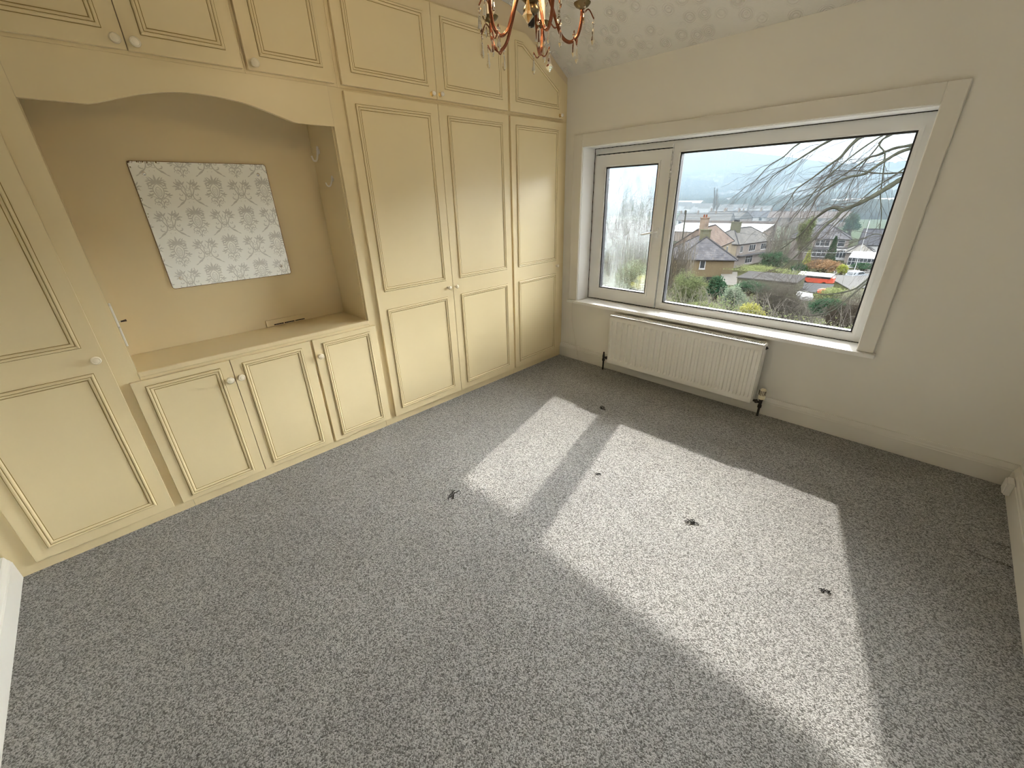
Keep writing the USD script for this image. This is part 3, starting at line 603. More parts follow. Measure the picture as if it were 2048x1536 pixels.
obj('hillside', (V[:k].reshape(-1, 3), F[F.max(1) < k * n]), 'hillside_grass', None, True, label='grassy garden slope falling away below the window', cat_='hillside', kind='structure')
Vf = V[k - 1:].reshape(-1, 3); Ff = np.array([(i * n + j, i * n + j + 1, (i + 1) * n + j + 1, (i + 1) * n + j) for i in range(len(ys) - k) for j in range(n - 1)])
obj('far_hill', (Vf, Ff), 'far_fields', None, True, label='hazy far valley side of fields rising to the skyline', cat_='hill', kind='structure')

# haze: real air over the valley, starting beyond the nearer gardens
mat('valley_haze', {'v': ('principled_volume', {'color': (0.058, 0.074, 0.085), 'density': HAZE, 'anisotropy': 0.0, 'absorption_color': (0, 0, 0)})}, surface=None, volume='v.volume')
hz = np.array([(-5200, 118, -60), (3400, 118, -60), (3400, 118, 6), (-5200, 118, 6), (-5200, 3300, -60), (3400, 3300, -60), (3400, 3300, 330), (-5200, 3300, 330)], float)
obj('haze', (hz, np.array([[0, 1, 2, 3], [4, 7, 6, 5], [0, 4, 5, 1], [1, 5, 6, 2], [2, 6, 7, 3], [3, 7, 4, 0]])), 'valley_haze', None, label='pale blue haze filling the valley', cat_='haze', kind='structure')

def courses(name, c1, c2, mortar, sx, sz, rough=.85):
    c1, c2, mortar = ext(c1), ext(c2), ext(mortar)
    mat(name, {'g': ('texture_coordinate', {}), 's': ('separate_xyz', {}), 'a': ('math', {'math_type': 'add'}), 'c': ('combine_xyz', {}),
        'b': ('brick_texture', {'color1': c1, 'color2': c2, 'mortar': mortar, 'scale': 1.0, 'mortar_size': .025, 'brick_width': sx, 'row_height': sz, 'mortar_smooth': .3}),
        'n': ('noise_texture', {'scale': 1.1, 'detail': 5.0}), 'r': ('rgb_ramp', {'ramp': [(.3, (.7, .7, .72)), (.72, (1.25, 1.22, 1.18))]}), 'x': ('mix', {'mix_type': 'multiply', 'fac': 1.0}),
        'p': ('principled_bsdf', {'roughness': rough, 'specular_ior_level': 0.0})},
        [('g.object', 's.vector'), ('s.x', 'a.value1'), ('s.y', 'a.value2'), ('a.value', 'c.x'), ('s.z', 'c.y'), ('c.vector', 'b.vector'), ('g.object', 'n.vector'), ('n.fac', 'r.fac'), ('b.color', 'x.color1'), ('r.color', 'x.color2'), ('x.color', 'p.base_color')])
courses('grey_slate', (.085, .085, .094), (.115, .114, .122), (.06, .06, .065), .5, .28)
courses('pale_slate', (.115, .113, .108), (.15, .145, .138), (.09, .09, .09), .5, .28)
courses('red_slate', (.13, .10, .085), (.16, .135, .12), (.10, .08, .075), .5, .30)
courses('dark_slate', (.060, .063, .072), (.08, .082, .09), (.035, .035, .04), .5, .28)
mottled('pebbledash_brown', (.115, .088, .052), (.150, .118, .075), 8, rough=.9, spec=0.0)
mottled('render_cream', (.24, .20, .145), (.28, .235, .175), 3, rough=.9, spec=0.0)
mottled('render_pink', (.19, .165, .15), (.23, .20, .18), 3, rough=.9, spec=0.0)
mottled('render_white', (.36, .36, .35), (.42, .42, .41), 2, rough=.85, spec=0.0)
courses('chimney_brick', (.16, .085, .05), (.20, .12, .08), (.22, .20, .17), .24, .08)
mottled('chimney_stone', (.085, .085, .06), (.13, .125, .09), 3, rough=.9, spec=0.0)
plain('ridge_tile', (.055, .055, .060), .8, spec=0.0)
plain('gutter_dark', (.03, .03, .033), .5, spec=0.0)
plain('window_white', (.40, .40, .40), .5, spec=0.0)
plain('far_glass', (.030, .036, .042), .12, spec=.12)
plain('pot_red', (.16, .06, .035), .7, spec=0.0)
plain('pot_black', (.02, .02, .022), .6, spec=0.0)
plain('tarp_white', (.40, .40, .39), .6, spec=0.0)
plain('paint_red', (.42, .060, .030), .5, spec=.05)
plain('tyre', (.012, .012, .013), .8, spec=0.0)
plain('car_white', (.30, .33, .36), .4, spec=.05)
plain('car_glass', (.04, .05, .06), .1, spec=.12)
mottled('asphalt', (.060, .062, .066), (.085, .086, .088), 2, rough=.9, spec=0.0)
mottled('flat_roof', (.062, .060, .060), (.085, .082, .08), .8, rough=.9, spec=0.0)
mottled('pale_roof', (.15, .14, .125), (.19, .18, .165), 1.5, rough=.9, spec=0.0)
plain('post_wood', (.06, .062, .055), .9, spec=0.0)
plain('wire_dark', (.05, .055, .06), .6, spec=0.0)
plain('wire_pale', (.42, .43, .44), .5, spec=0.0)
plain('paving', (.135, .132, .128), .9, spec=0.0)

class House:
    """A house with its front-left corner at p, its front along u and its depth along w (both horizontal)."""
    def __init__(s, name, label, p, u, L, D, h, rise, roof, walls, tiles, over=.45, hip0=None, hip1=None, cat_='house'):
        s.p, s.u = np.array(p, float), np.array([*u, 0.0]) / np.hypot(*u); s.w = np.array([-s.u[1], s.u[0], 0.0]); s.L, s.D, s.h = L, D, h
        c = s.at(L / 2, D / 2, 0); s.t = thing(name, label, cat_, tuple(c))
        s.wall = obj('wall', s.bx(0, L, 0, D, -1.5, h), walls, s.t)
        o = over; zr = h + rise; e = h - .08
        if roof == 'hip':
            k0 = D / 2 if hip0 is None else hip0; k1 = D / 2 if hip1 is None else hip1
            R0, R1 = (k0 - o, D / 2), (L - k1 + o, D / 2)
            if k0 == 0: R0 = (-o, D / 2)
            if k1 == 0: R1 = (L + o, D / 2)
        elif roof == 'gable': R0, R1 = (-o * .5, D / 2), (L + o * .5, D / 2)
        c4 = [(-o, -o), (L + o, -o), (L + o, D + o), (-o, D + o)]
        if roof == 'mono':
            top = [s.at(-o * .5, -o, h), s.at(L + o * .5, -o, h), s.at(L + o * .5, D, h + rise), s.at(-o * .5, D, h + rise)]
            V = np.array(top + [q - [0, 0, .12] for q in top]); F = [(0, 1, 2, 3), (7, 6, 5, 4), (0, 4, 5, 1), (1, 5, 6, 2), (2, 6, 7, 3), (3, 7, 4, 0)]
            s.roof = obj('roof', (V, np.array(F)), tiles, s.t); 
            for a in (0, L): obj('side_wall', (np.array([s.at(a, 0, h), s.at(a, D, h), s.at(a, D, h + rise - .1)]), np.array([(0, 1, 2), (0, 2, 1)])), walls, s.t)
            return
        a, b, c_, d = [s.at(*q, e) for q in c4]; r0, r1 = s.at(*R0, zr), s.at(*R1, zr)
        dn = np.array([0, 0, -.14])
        V = np.array([a, b, c_, d, r0, r1, a + dn, b + dn, c_ + dn, d + dn]); F3 = [(0, 1, 5), (0, 5, 4), (1, 2, 5), (2, 3, 4), (2, 4, 5), (3, 0, 4), (0, 6, 7), (0, 7, 1), (1, 7, 8), (1, 8, 2), (2, 8, 9), (2, 9, 3), (3, 9, 6), (3, 6, 0), (6, 9, 8), (6, 8, 7)]
        s.roof = obj('roof', (V, np.array(F3)), tiles, s.t)
        up = np.array([0, 0, .05]); rt = [tube([r0 + up, r1 + up], .14, 6)]
        for q, r in ((a, r0), (b, r1), (c_, r1), (d, r0)): rt.append(tube([q + up, r + up], .12, 6))
        obj('ridge_tiles', cat(rt), 'ridge_tile', s.roof)
        obj('gutter', cat([tube([q + dn * .5, r + dn * .5], .085, 6) for q, r in ((a, b), (b, c_), (c_, d), (d, a))]), 'gutter_dark', s.t)
    def at(s, a, b, z): return s.p + s.u * a + s.w * b + [0, 0, z]
    def bx(s, a0, a1, b0, b1, z0, z1):
        v, f = box(a0, a1, b0, b1, z0, z1); return (s.p + v[:, :1] * s.u + v[:, 1:2] * s.w + v[:, 2:] * [0, 0, 1], f)
    def poly3(s, A, B):
        V = np.array([s.at(*q) for q in A + B]); return (V, np.array([(0, 1, 2), (3, 5, 4)]))
    def window(s, face, a0, a1, z0, z1, lights=2, top=False, bay=0.0):
        """A window with its lights on a face: f front, l left end, r right end."""
        def q(x0, x1, y0, y1, za, zb):
            if face == 'f': return s.bx(x0, x1, y0, y1, za, zb)
            if face == 'l': return s.bx(y0, y1, s.D - x1, s.D - x0, za, zb)
            return s.bx(s.L - y1, s.L - y0, x0, x1, za, zb)
        ms, b = [q(a0 - .12, a1 + .12, -.10 - bay, .02, z0 - .14, z0)], .10
        ms += [q(a0 - .02, a1 + .02, -.06 - bay, .02, z1 - b, z1 + .02), q(a0 - .02, a1 + .02, -.06 - bay, .02, z0, z0 + b)]
        for i in range(lights + 1):
            x = a0 + (a1 - a0) * i / lights; ms.append(q(x - .06, x + .06, -.06 - bay, .02, z0, z1))
        if top: ms.append(q(a0, a1, -.06 - bay, .02, z1 - .38 * (z1 - z0) - .05, z1 - .38 * (z1 - z0) + .05))
        wn = obj('window', cat(ms), 'window_white', s.t)
        for i in range(lights):
            x0, x1 = a0 + (a1 - a0) * i / lights + .06, a0 + (a1 - a0) * (i + 1) / lights - .06
            obj('pane', q(x0, x1, -.02 - bay, .01, z0 + b, z1 - b), 'far_glass', wn)
    def chimney(s, a, b, w, d, z0, z1, m='chimney_stone', pots=2, pm='pot_red'):
        ck = obj('chimney', cat([s.bx(a - w / 2, a + w / 2, b - d / 2, b + d / 2, z0, z1), s.bx(a - w / 2 - .1, a + w / 2 + .1, b - d / 2 - .1, b + d / 2 + .1, z1 - .02, z1 + .16)]), m, s.t)
        for i in range(pots):
            o = (i - (pots - 1) / 2) * min(.42, d / max(pots, 1)); obj('chimney_pot', lathe([(0, 0), (.16, 0), (.13, .45), (.16, .5), (0, .5)], 10, 'z', s.at(a, b + o, z1 + .16)), pm, ck)

# nearest house: slate hip end and brown wall towards the window
def houseA():
    # ridge runs away from the window: build along the depth
    s = House('house', 'nearest house with a grey slate hipped end, brown wall and two chimneys', (-22.8, 80.6, -15.6), (-.47, .883), 14.5, 9.4, 6.1, 3.35, 'hip', 'pebbledash_brown', 'grey_slate', hip0=4.4, hip1=4.4)
    s.window('l', 3.9, 4.75, 4.4, 5.85, 1)
    s.chimney(4.4, 4.9, 1.0, 1.7, 8.2, 10.6, 'chimney_stone', 0); s.chimney(11.0, 4.6, .9, 1.5, 8.6, 12.3, 'chimney_brick', 2)
    obj('plinth', s.bx(-.06, 14.5, -.06, 9.26, -1.5, 3.0), 'gutter_dark', s.t)
houseA()
l = House('lean_to', 'pale sloping lean-to roof beside the nearest brown house', (-23.1, 76.8, -15.6), (.93, .36), 2.4, 4.2, 2.3, 1.6, 'mono', 'pebbledash_brown', 'pale_roof', .2, cat_='outbuilding')
B = House('house', 'semi with a reddish slate roof behind the nearest brown house', (-34.6, 104.0, -16.4), (-.13, .99), 16.0, 9.5, 6.1, 3.7, 'gable', 'render_cream', 'red_slate')
for a in (2.0, 6.2, 10.5): B.window('f', a, a + 1.7, 3.6, 5.2, 2)
B.window('f', 1.8, 4.2, .6, 2.4, 3)
C = House('house', 'cream semi with a pale pyramid roof and one broad chimney behind the grey-roofed garages', (-38.4, 130.6, -18.5), (.235, .97), 17.5, 10.0, 6.3, 3.6, 'hip', 'render_pink', 'pale_slate')
C.chimney(4.6, 4.6, 1.3, 2.4, 8.6, 11.6, 'chimney_stone', 4, 'pot_black')
C.window('f', 1.3, 2.5, 3.9, 5.7, 2); C.window('f', 5.6, 8.6, 3.9, 5.7, 3); C.window('f', 4.8, 8.2, .6, 2.7, 3, True); C.window('f', 11.5, 14.5, 3.9, 5.7, 3)
obj('porch_roof', cat([C.bx(.4, 15.5, -1.3, 0, 3.0, 3.18)]), 'grey_slate', C.t)
obj('side_render', C.bx(-.05, .02, .3, 8, .5, 6.0), 'render_cream', C.t)
D = House('house', 'pinkish semi with a grey hipped roof and white windows behind the narrow cypress', (-29.6, 147.8, -16.6), (.985, .17), 13.4, 10.5, 5.2, 3.1, 'hip', 'render_pink', 'grey_slate')
D.window('f', 5.9, 9.2, 3.1, 4.8, 3, True); D.window('f', 11.0, 12.6, 3.1, 4.8, 1, True); D.window('f', 5.7, 9.0, .3, 2.2, 3, True, .5)
obj('pent_roof', cat([D.bx(2.5, 13.6, -1.0, 0, 2.35, 2.6), D.bx(2.5, 13.6, -.5, 0, 2.6, 2.95)]), 'grey_slate', D.t)
D.chimney(3.5, 5.2, .9, 1.6, 7.4, 9.4, 'chimney_stone', 2)
fr = []
for a in np.linspace(10.6, 13.4, 5): fr.append(D.bx(a - .06, a + .06, -2.2, -2.08, 0, 2.4))
fr += [D.bx(10.5, 13.5, -2.25, -2.05, 2.3, 2.5), D.bx(10.5, 13.5, -2.25, -2.05, -.2, .5), D.bx(10.5, 13.5, -2.25, 0, 2.48, 2.6)]
pf = obj('porch', cat(fr), 'window_white', D.t); obj('porch_glazing', D.bx(10.6, 13.4, -2.14, -2.12, .5, 2.3), 'far_glass', pf)
Ex = House('side_extension', 'low side extension with a pale hipped roof right of the pinkish semi', (-15.2, 143.0, -16.8), (.985, .17), 5.6, 6.5, 2.7, 2.0, 'hip', 'render_pink', 'pale_roof', cat_='house')
Ex.window('f', 1.0, 3.2, .5, 2.2, 1, True)
Eh = House('house', 'house with steep dark slate roof and white end at the right of the view', (-14.0, 152.0, -16.8), (.99, .12), 11.0, 9.0, 4.0, 3.6, 'gable', 'render_white', 'dark_slate')
Eh.window('f', 7.5, 9.5, 1.2, 3.0, 2)
cn = thing('conservatory', 'white framed conservatory at the right edge of the view', 'conservatory', (-10.5, 137.5, -16.6))
bars = []; x0, x1, y0, y1, z0 = -13.6, -7.6, 135.0, 139.5, -16.9
for x in np.linspace(x0, x1, 9): bars += [box(x - .05, x + .05, y0, y0 + .1, z0, z0 + 2.5), tube([(x, y0, z0 + 2.5), (x, y1, z0 + 3.6)], .05, 4)]
bars += [box(x0, x1, y0 - .02, y0 + .1, z0 + 2.4, z0 + 2.55), box(x0, x1, y0 - .02, y0 + .1, z0 + 1.5, z0 + 1.6), box(x0, x1, y0 - .05, y0 + .15, z0 - 1, z0 + .7)]
obj('frame', cat(bars), 'window_white', cn); obj('glazing', (np.array([(x0, y0 + .05, z0), (x1, y0 + .05, z0), (x1, y0 + .05, z0 + 2.5), (x0, y0 + .05, z0 + 2.5), (x1, y1, z0 + 3.58), (x0, y1, z0 + 3.58)]), np.array([[0, 1, 2, 3], [3, 2, 4, 5]])), 'far_glass', cn)

# garages with a long flat grey roof
p0, p1 = W(1469, 553, 70), W(1586, 556, 70)
G = House('garage_block', 'long flat grey garage roof in front of the cream semi', (p0[0] + .5, 70.0, float(p0[2]) - 2.0), (.995, .04), p1[0] - p0[0], 6.5, 2.0, .02, 'mono', 'chimney_stone', 'flat_roof', .25, cat_='garage')
stg = House('shed_building', 'long low building with a bright white roof beyond the nearest chimneys', (-92, 195, -18.2), (.995, .05), 40, 22, 3.4, 2.4, 'mono', 'chimney_brick', 'tarp_white', .4, cat_='shed')
obj('parapet', stg.bx(-1, 41, 22, 22.6, 0, 6.9), 'red_slate', stg.t)
# terraces in the middle distance
for i, (u, v, Y, L, Dp, h, an, tiles, lab) in enumerate((
    (1352, 452, 262, 30, 9, 5.2, .12, 'pale_slate', 'terrace with white walls and slate roof behind the telegraph pole'),
    (1404, 452, 285, 26, 11, 5.6, -.35, 'pale_slate', 'pale-roofed gabled terrace under the poplars'),
    (1442, 452, 300, 34, 9, 5.0, .1, 'grey_slate', 'bluish grey terrace with white gables right of the poplars'),
    (1530, 452, 300, 40, 10, 5.0, .05, 'red_slate', 'terrace half hidden behind the bare branches'),
    (1352, 408, 560, 46, 22, 6, .1, 'tarp_white', 'distant white-roofed mill shed on the left'),
    (1440, 402, 620, 60, 26, 7, .2, 'pale_roof', 'distant pale-roofed mill beyond the poplars'),
    (1600, 410, 560, 90, 24, 6, .0, 'tarp_white', 'distant long white-roofed warehouse behind the branches'), (1215, 470, 190, 30, 9, 5.2, .1, 'pale_slate', 'terrace seen through the misted casement pane'))):
    q = W(u, v, Y); zb = float(ground(q[0], Y)) - .3
    T = House('terrace' if i < 4 or i > 6 else 'mill', lab, (q[0], Y, zb), (math.cos(an), math.sin(an)), L, Dp, h, 3.4, 'gable', 'render_white' if i in (0, 2) else 'render_pink', tiles, .3, cat_='terrace' if i < 4 or i > 6 else 'mill')
    if i < 4:
        for k_ in range(int(L // 5)): T.window('f', 1.2 + 5 * k_, 2.8 + 5 * k_, 3.0, 4.5, 1); T.chimney(2.5 + 5 * k_ if k_ % 2 else 5 * k_ + .6, Dp / 2, .7, 1.1, h + 2.6, h + 4.6, 'chimney_brick', 2) if k_ % 2 == 0 else None

# far village and woods: uncountable at this distance
def instancer(name, protos, pos, ids, rot, sc, label, cat_):
    pi = UsdGeom.PointInstancer.Define(stage, '/World/' + numbered('/World', name)); pp = str(pi.GetPath()); paths = []
    for nm, ms in protos:
        UsdGeom.Xform.Define(stage, pp + '/' + nm); paths.append(Sdf.Path(pp + '/' + nm))
        for sub, m, mt in ms: usdkit.mesh(stage, pp + '/' + nm + '/' + sub, m, M[mt], smooth=False)
    pi.CreatePrototypesRel().SetTargets(paths); pi.CreateProtoIndicesAttr(Vt.IntArray([int(i) for i in ids]))
    pi.CreatePositionsAttr(Vt.Vec3fArray.FromNumpy(np.asarray(pos, np.float32))); pi.CreateScalesAttr(Vt.Vec3fArray.FromNumpy(np.asarray(sc, np.float32)))
    pi.CreateOrientationsAttr(Vt.QuathArray([Gf.Quath(math.cos(a / 2), 0, 0, math.sin(a / 2)) for a in rot]))
    keys(pi.GetPrim(), label, cat_, kind='stuff')
def small_house():
    V = np.array([(-4, -3, 0), (4, -3, 0), (4, 3, 0), (-4, 3, 0), (-4, -3, 5), (4, -3, 5), (4, 3, 5), (-4, 3, 5), (-4.2, 0, 8), (4.2, 0, 8)], float)
    return (V, np.array([(0, 1, 5), (0, 5, 4), (1, 2, 6), (1, 6, 5), (2, 3, 7), (2, 7, 6), (3, 0, 4), (3, 4, 7), (5, 6, 9), (7, 4, 8)])), (V, np.array([(4, 5, 9), (4, 9, 8), (6, 7, 8), (6, 8, 9)]))
hw, hr = small_house()
r = np.random.default_rng(21); pos = []
while len(pos) < 520:
    y = r.uniform(420, 1500); s_ = r.uniform(-.62, -.02); dens = .25 + .75 * (meshkit.noise(np.array([s_ * 14, y / 170, 0.5])) > .5) if y < 1150 else (.5 if s_ < -.3 else .2)
    if r.uniform() < dens: x = s_ * y; pos.append((x, y, float(ground(x, y)) - .2))
pos = np.array(pos); a = r.uniform(-.5, .5, len(pos)); sc = np.stack([r.uniform(.8, 3.0, len(pos)), np.ones(len(pos)), r.uniform(.8, 1.15, len(pos))], 1)
instancer('far_village', [('small_house', [('wall', hw, 'render_white'), ('roof', hr, 'pale_slate')])], pos, np.zeros(len(pos)), a, sc, 'tiny pale houses scattered over the far valley side', 'houses')
mottled('far_wood', (.030, .038, .030), (.060, .062, .048), .08, rough=1, spec=0)
b_ = trimesh.creation.icosphere(2); b_.vertices *= (1 + .5 * (meshkit.fbm(b_.vertices * 2.3 + 7, 3, 2) - .5))[:, None]; b_.vertices *= [1, 1, 1.15]
pos = []
while len(pos) < 2600:
    y = r.uniform(380, 1750) ** 1.0; s_ = r.uniform(-.64, 0.05); nn = meshkit.noise(np.array([s_ * 9, y / 130, 3.5]))
    if nn > .52 or (1150 < y < 1500 and -.36 < s_ < -.12 and nn > .2): x = s_ * y; pos.append((x, y, float(ground(x, y)) + 3))
pos = np.array(pos); sc = r.uniform(3.5, 8, (len(pos), 1)) * np.array([[1.2, 1, 1]])
instancer('far_wood', [('tree', [('crown', b_, 'far_wood')])], pos, np.zeros(len(pos)), r.uniform(0, 6, len(pos)), sc, 'hazy belts of trees in the far valley', 'trees')
# ---------------------------------------------------------------- vehicles, poles, wires
q0, q1 = W(1591, 570, 88), W(1663, 573, 88); L_ = float(np.linalg.norm(q1 - q0)); zb = float((q0[2] + q1[2]) / 2) + .05
vn = thing('flatbed_truck', 'red truck with a flat white tarpaulin roof parked in the yard', 'truck', tuple((q0 + q1) / 2))
ux = (q1 - q0) * [1, 1, 0]; ux /= np.linalg.norm(ux); uy = np.array([-ux[1], ux[0], 0]); lp = lambda a, b, z: np.array([q0[0], q0[1], zb]) + ux * a + uy * b + [0, 0, z]
def lbox(a0, a1, b0, b1, z0, z1):
    v, f = rbox(a0, a1, b0, b1, z0, z1, .06); return (np.array([lp(*q) for q in v]), f)
obj('body', cat([lbox(.35, L_ - .75, 0, 2.0, .42, 1.25), lbox(.1, L_ * .3, .1, 1.9, .5, 1.05)]), 'paint_red', vn)
obj('cab', cat([lbox(L_ - .8, L_ - .02, .05, 1.95, .35, 1.45)]), 'paint_red', vn)
obj('chassis', lbox(.0, L_ - .1, .15, 1.85, .25, .5), 'gutter_dark', vn); obj('side_curtain', lbox(.12, L_ - .45, .02, 1.98, 1.2, 1.62), 'gutter_dark', vn)
tp = [lp(-.1, -.25, 1.58), lp(L_ - .35, -.25, 1.58), lp(L_ - .35, 2.3, 1.80), lp(-.1, 2.3, 1.80)]; Vt_ = np.array(tp + [q + [0, 0, .1] for q in tp])
obj('tarpaulin_roof', (Vt_, np.array([(3, 2, 1, 0), (4, 5, 6, 7), (0, 1, 5, 4), (1, 2, 6, 5), (2, 3, 7, 6), (3, 0, 4, 7)])), 'tarp_white', vn)
for a in (1.15, L_ - 1.2):
    for b in (-.09, 1.89):
        wv, wf = lathe([(0, 0), (.30, 0), (.36, .04), (.36, .16), (.30, .2), (0, .2)], 16, 'y'); wh = obj('wheel', (np.array([lp(a + q[0], b + q[1], .36 + q[2]) for q in wv]), wf), 'tyre', vn)
q0 = W(1688, 557, 108); cr = thing('parked_car', 'white hatchback parked on the pale paved drive', 'car', tuple(q0)); cz = float(q0[2])
prof = sg.Polygon([(0, .3), (0, .85), (.25, .95), (.75, 1.45), (2.3, 1.48), (3.0, 1.0), (3.9, .85), (4.0, .5), (3.95, .3)])
ca = math.radians(62); cu, cw = np.array([math.cos(ca), math.sin(ca), 0]), np.array([math.sin(ca), -math.cos(ca), 0])
def cpos(v): return np.array([q0 + cu * p[1] + cw * p[0] + [0, 0, p[2]] for p in v])
v, f = prism(prof, 'x', 0, 1.75); obj('body', (cpos(v), f), 'car_white', cr)
v, f = box(.15, 1.6, .32, .70, .98, 1.36); v = v + np.array([0, 1, 0]) * ((v[:, 2:] - 1.36) * .7); obj('rear_window', (cpos(v), f), 'car_glass', cr)
v, f = prism(sg.Polygon([(.95, .95), (1.1, 1.38), (2.2, 1.4), (2.8, 1.0)]), 'x', -.01, 1.76); obj('side_window', (cpos(v), f), 'car_glass', cr)
for a, b in ((.05, .75), (.05, 3.2), (1.55, .75), (1.55, 3.2)):
    v, f = lathe([(0, 0), (.31, 0), (.31, .18), (0, .18)], 14, 'x', (a - .02, b, .31)); obj('wheel', (cpos(v), f), 'tyre', cr)
for lab, u, v_, Y, a, b in (('lower dark bumper', 0, 0, 0, 0, 0),):
    v, f = box(.05, 1.7, -.03, .06, .3, .55); obj('bumper', (cpos(v), f), 'gutter_dark', cr)
def patch(name, pts, mt, lab, c, lift=.25):
    P = sg.Polygon([(p[0], p[1]) for p in pts]); m = trimesh.creation.extrude_polygon(P, .1, engine='earcut'); m = m.subdivide().subdivide().subdivide(); v = m.vertices.copy()
    v[:, 2] += ground(v[:, 0], v[:, 1]) + lift; obj(name, (v, m.faces), mt, None, True, label=lab, cat_=c, kind='structure')
def onground(u, v):
    """Where a sight line meets the slope."""
    for Y in np.arange(18, 300, .5):
        p = W(u, v, Y)
        if p[2] < ground(p[0], p[1]): return p
    return p
patch('paved_drive', [onground(*q) for q in ((1665, 562), (1668, 541), (1745, 541), (1745, 575), (1700, 582))], 'paving', 'pale paved drive around the white car', 'drive', .1)
patch('tarmac_yard', [onground(*q) for q in ((1576, 570), (1592, 566), (1668, 571), (1662, 584), (1604, 588), (1576, 580))], 'asphalt', 'dark tarmac yard below the red truck', 'yard', .06)
# white sheet heap and red canopy near the yard
def heap(name, u, v, Y, ru, rv, mt, lab, c, seed):
    p = W(u, v, Y); k = px(p); m = trimesh.creation.icosphere(4); n_ = meshkit.fbm(m.vertices * 1.6 + seed, 3, seed); m.vertices *= (.75 + .55 * n_)[:, None]
    m.vertices *= [ru * k, ru * k * .7, rv * k]; m.vertices += p; obj(name, m, mt, None, 50, label=lab, cat_=c)
heap('sheeted_heap', 1609, 592, 62, 14, 10, 'tarp_white', 'crumpled white sheet over a heap below the red truck', 'tarpaulin', 4)
heap('rusty_canopy', 1648, 583, 66, 11, 6, 'paint_red', 'small rusty red curved canopy among the bushes', 'canopy', 9)
pa, pb = W(1587, 566, 86), W(1590, 537, 86)
gt = thing('garden_gate', 'tall white barred gate standing left of the red truck', 'gate', tuple(pa)); kk = px(pa)
for i in range(5): obj('bar', tube([pa + [i * 1.1 * kk * 2 - .3, 0, -.2], pb + [i * 1.1 * kk * 2 - .3, 0, -.3 * i * .4]], .045, 5), 'window_white', gt)
obj('rail', tube([pa + [-.4, 0, .5], pa + [.8, 0, .5]], .05, 5), 'window_white', gt)
def pole(name, u0, v0, v1, Y, r, mt, lab, arm=True):
    p = W(u0, v0, Y); b = np.array([p[0], p[1], float(ground(p[0], p[1])) - .3]); t = thing(name, lab, 'pole', tuple(b)); top = W(u0, v1, Y); top = np.array([p[0], p[1], top[2]])
    obj('shaft', tube([b, (b + top) / 2, top], [r * 1.25, r * 1.1, r], 8), mt, t)
    if arm: obj('cross_arm', cat([tube([top + [-.15, -.15, -.9], top + [-.15, -.15, .1]], .17, 6)]), mt, t)
    return top
ptop = pole('telegraph_pole', 1367, 460, 421, 112, .15, 'post_wood', 'dark wooden telegraph pole left of the nearest chimneys')
ltop = pole('lamp_post', 1712, 530, 441, 104, .055, 'wire_pale', 'thin pale pole standing behind the white parked car', False)
for (a, b, sag, mt, r, lab) in ((W(1345, 423, 140), W(1500, 424, 140), .3, 'wire_dark', .022, 'dark overhead wire passing in front of the poplars'), (W(1345, 431, 135), W(1510, 431, 135), .3, 'wire_dark', .025, 'lower dark overhead wire above the terrace roofs'),
                             (W(1585, 503, 95), W(1750, 502, 95), .25, 'wire_pale', .028, 'pale overhead wire crossing in front of the pinkish semi'), (W(1480, 466, 100), W(1560, 470, 100), .2, 'wire_dark', .018, 'thin wire crossing the roof of the cream semi')):
    P = [a * (1 - t) + b * t - [0, 0, sag * 4 * t * (1 - t)] for t in np.linspace(0, 1, 14)]
    obj('overhead_wire', tube(P, r, 4), mt, None, label=lab, cat_='wire')

# ---------------------------------------------------------------- plants
def leafmat(name, c1, c2, tr=.35):
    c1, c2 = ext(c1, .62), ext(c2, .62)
    mat(name, {'o': ('geometry', {}), 'r': ('rgb_ramp', {'ramp': [(0, c1), (1, c2)]}), 'd': ('diffuse_bsdf', {'roughness': .6}), 't': ('translucent_bsdf', {}), 'x': ('mix_closure', {'fac': tr})},
        [('o.random_per_island', 'r.fac'), ('r.color', 'd.color'), ('r.color', 't.color'), ('d.BSDF', 'x.closure1'), ('t.BSDF', 'x.closure2')], surface='x.closure')
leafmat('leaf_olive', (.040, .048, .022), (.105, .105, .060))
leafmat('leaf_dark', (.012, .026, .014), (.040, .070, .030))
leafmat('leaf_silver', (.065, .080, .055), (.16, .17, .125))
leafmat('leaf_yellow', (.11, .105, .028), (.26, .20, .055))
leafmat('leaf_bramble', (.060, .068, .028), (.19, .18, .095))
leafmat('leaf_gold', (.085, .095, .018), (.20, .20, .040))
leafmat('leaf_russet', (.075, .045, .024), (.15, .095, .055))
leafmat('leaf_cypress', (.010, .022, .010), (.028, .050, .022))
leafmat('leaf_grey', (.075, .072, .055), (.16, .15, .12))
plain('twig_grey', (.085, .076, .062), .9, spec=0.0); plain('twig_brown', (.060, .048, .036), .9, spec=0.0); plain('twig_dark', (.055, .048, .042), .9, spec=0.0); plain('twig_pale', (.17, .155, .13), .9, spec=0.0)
mottled('bark', (.028, .030, .022), (.055, .056, .042), 14, rough=.95, bump=.5, bscale=40, spec=0.0, dist=.01)

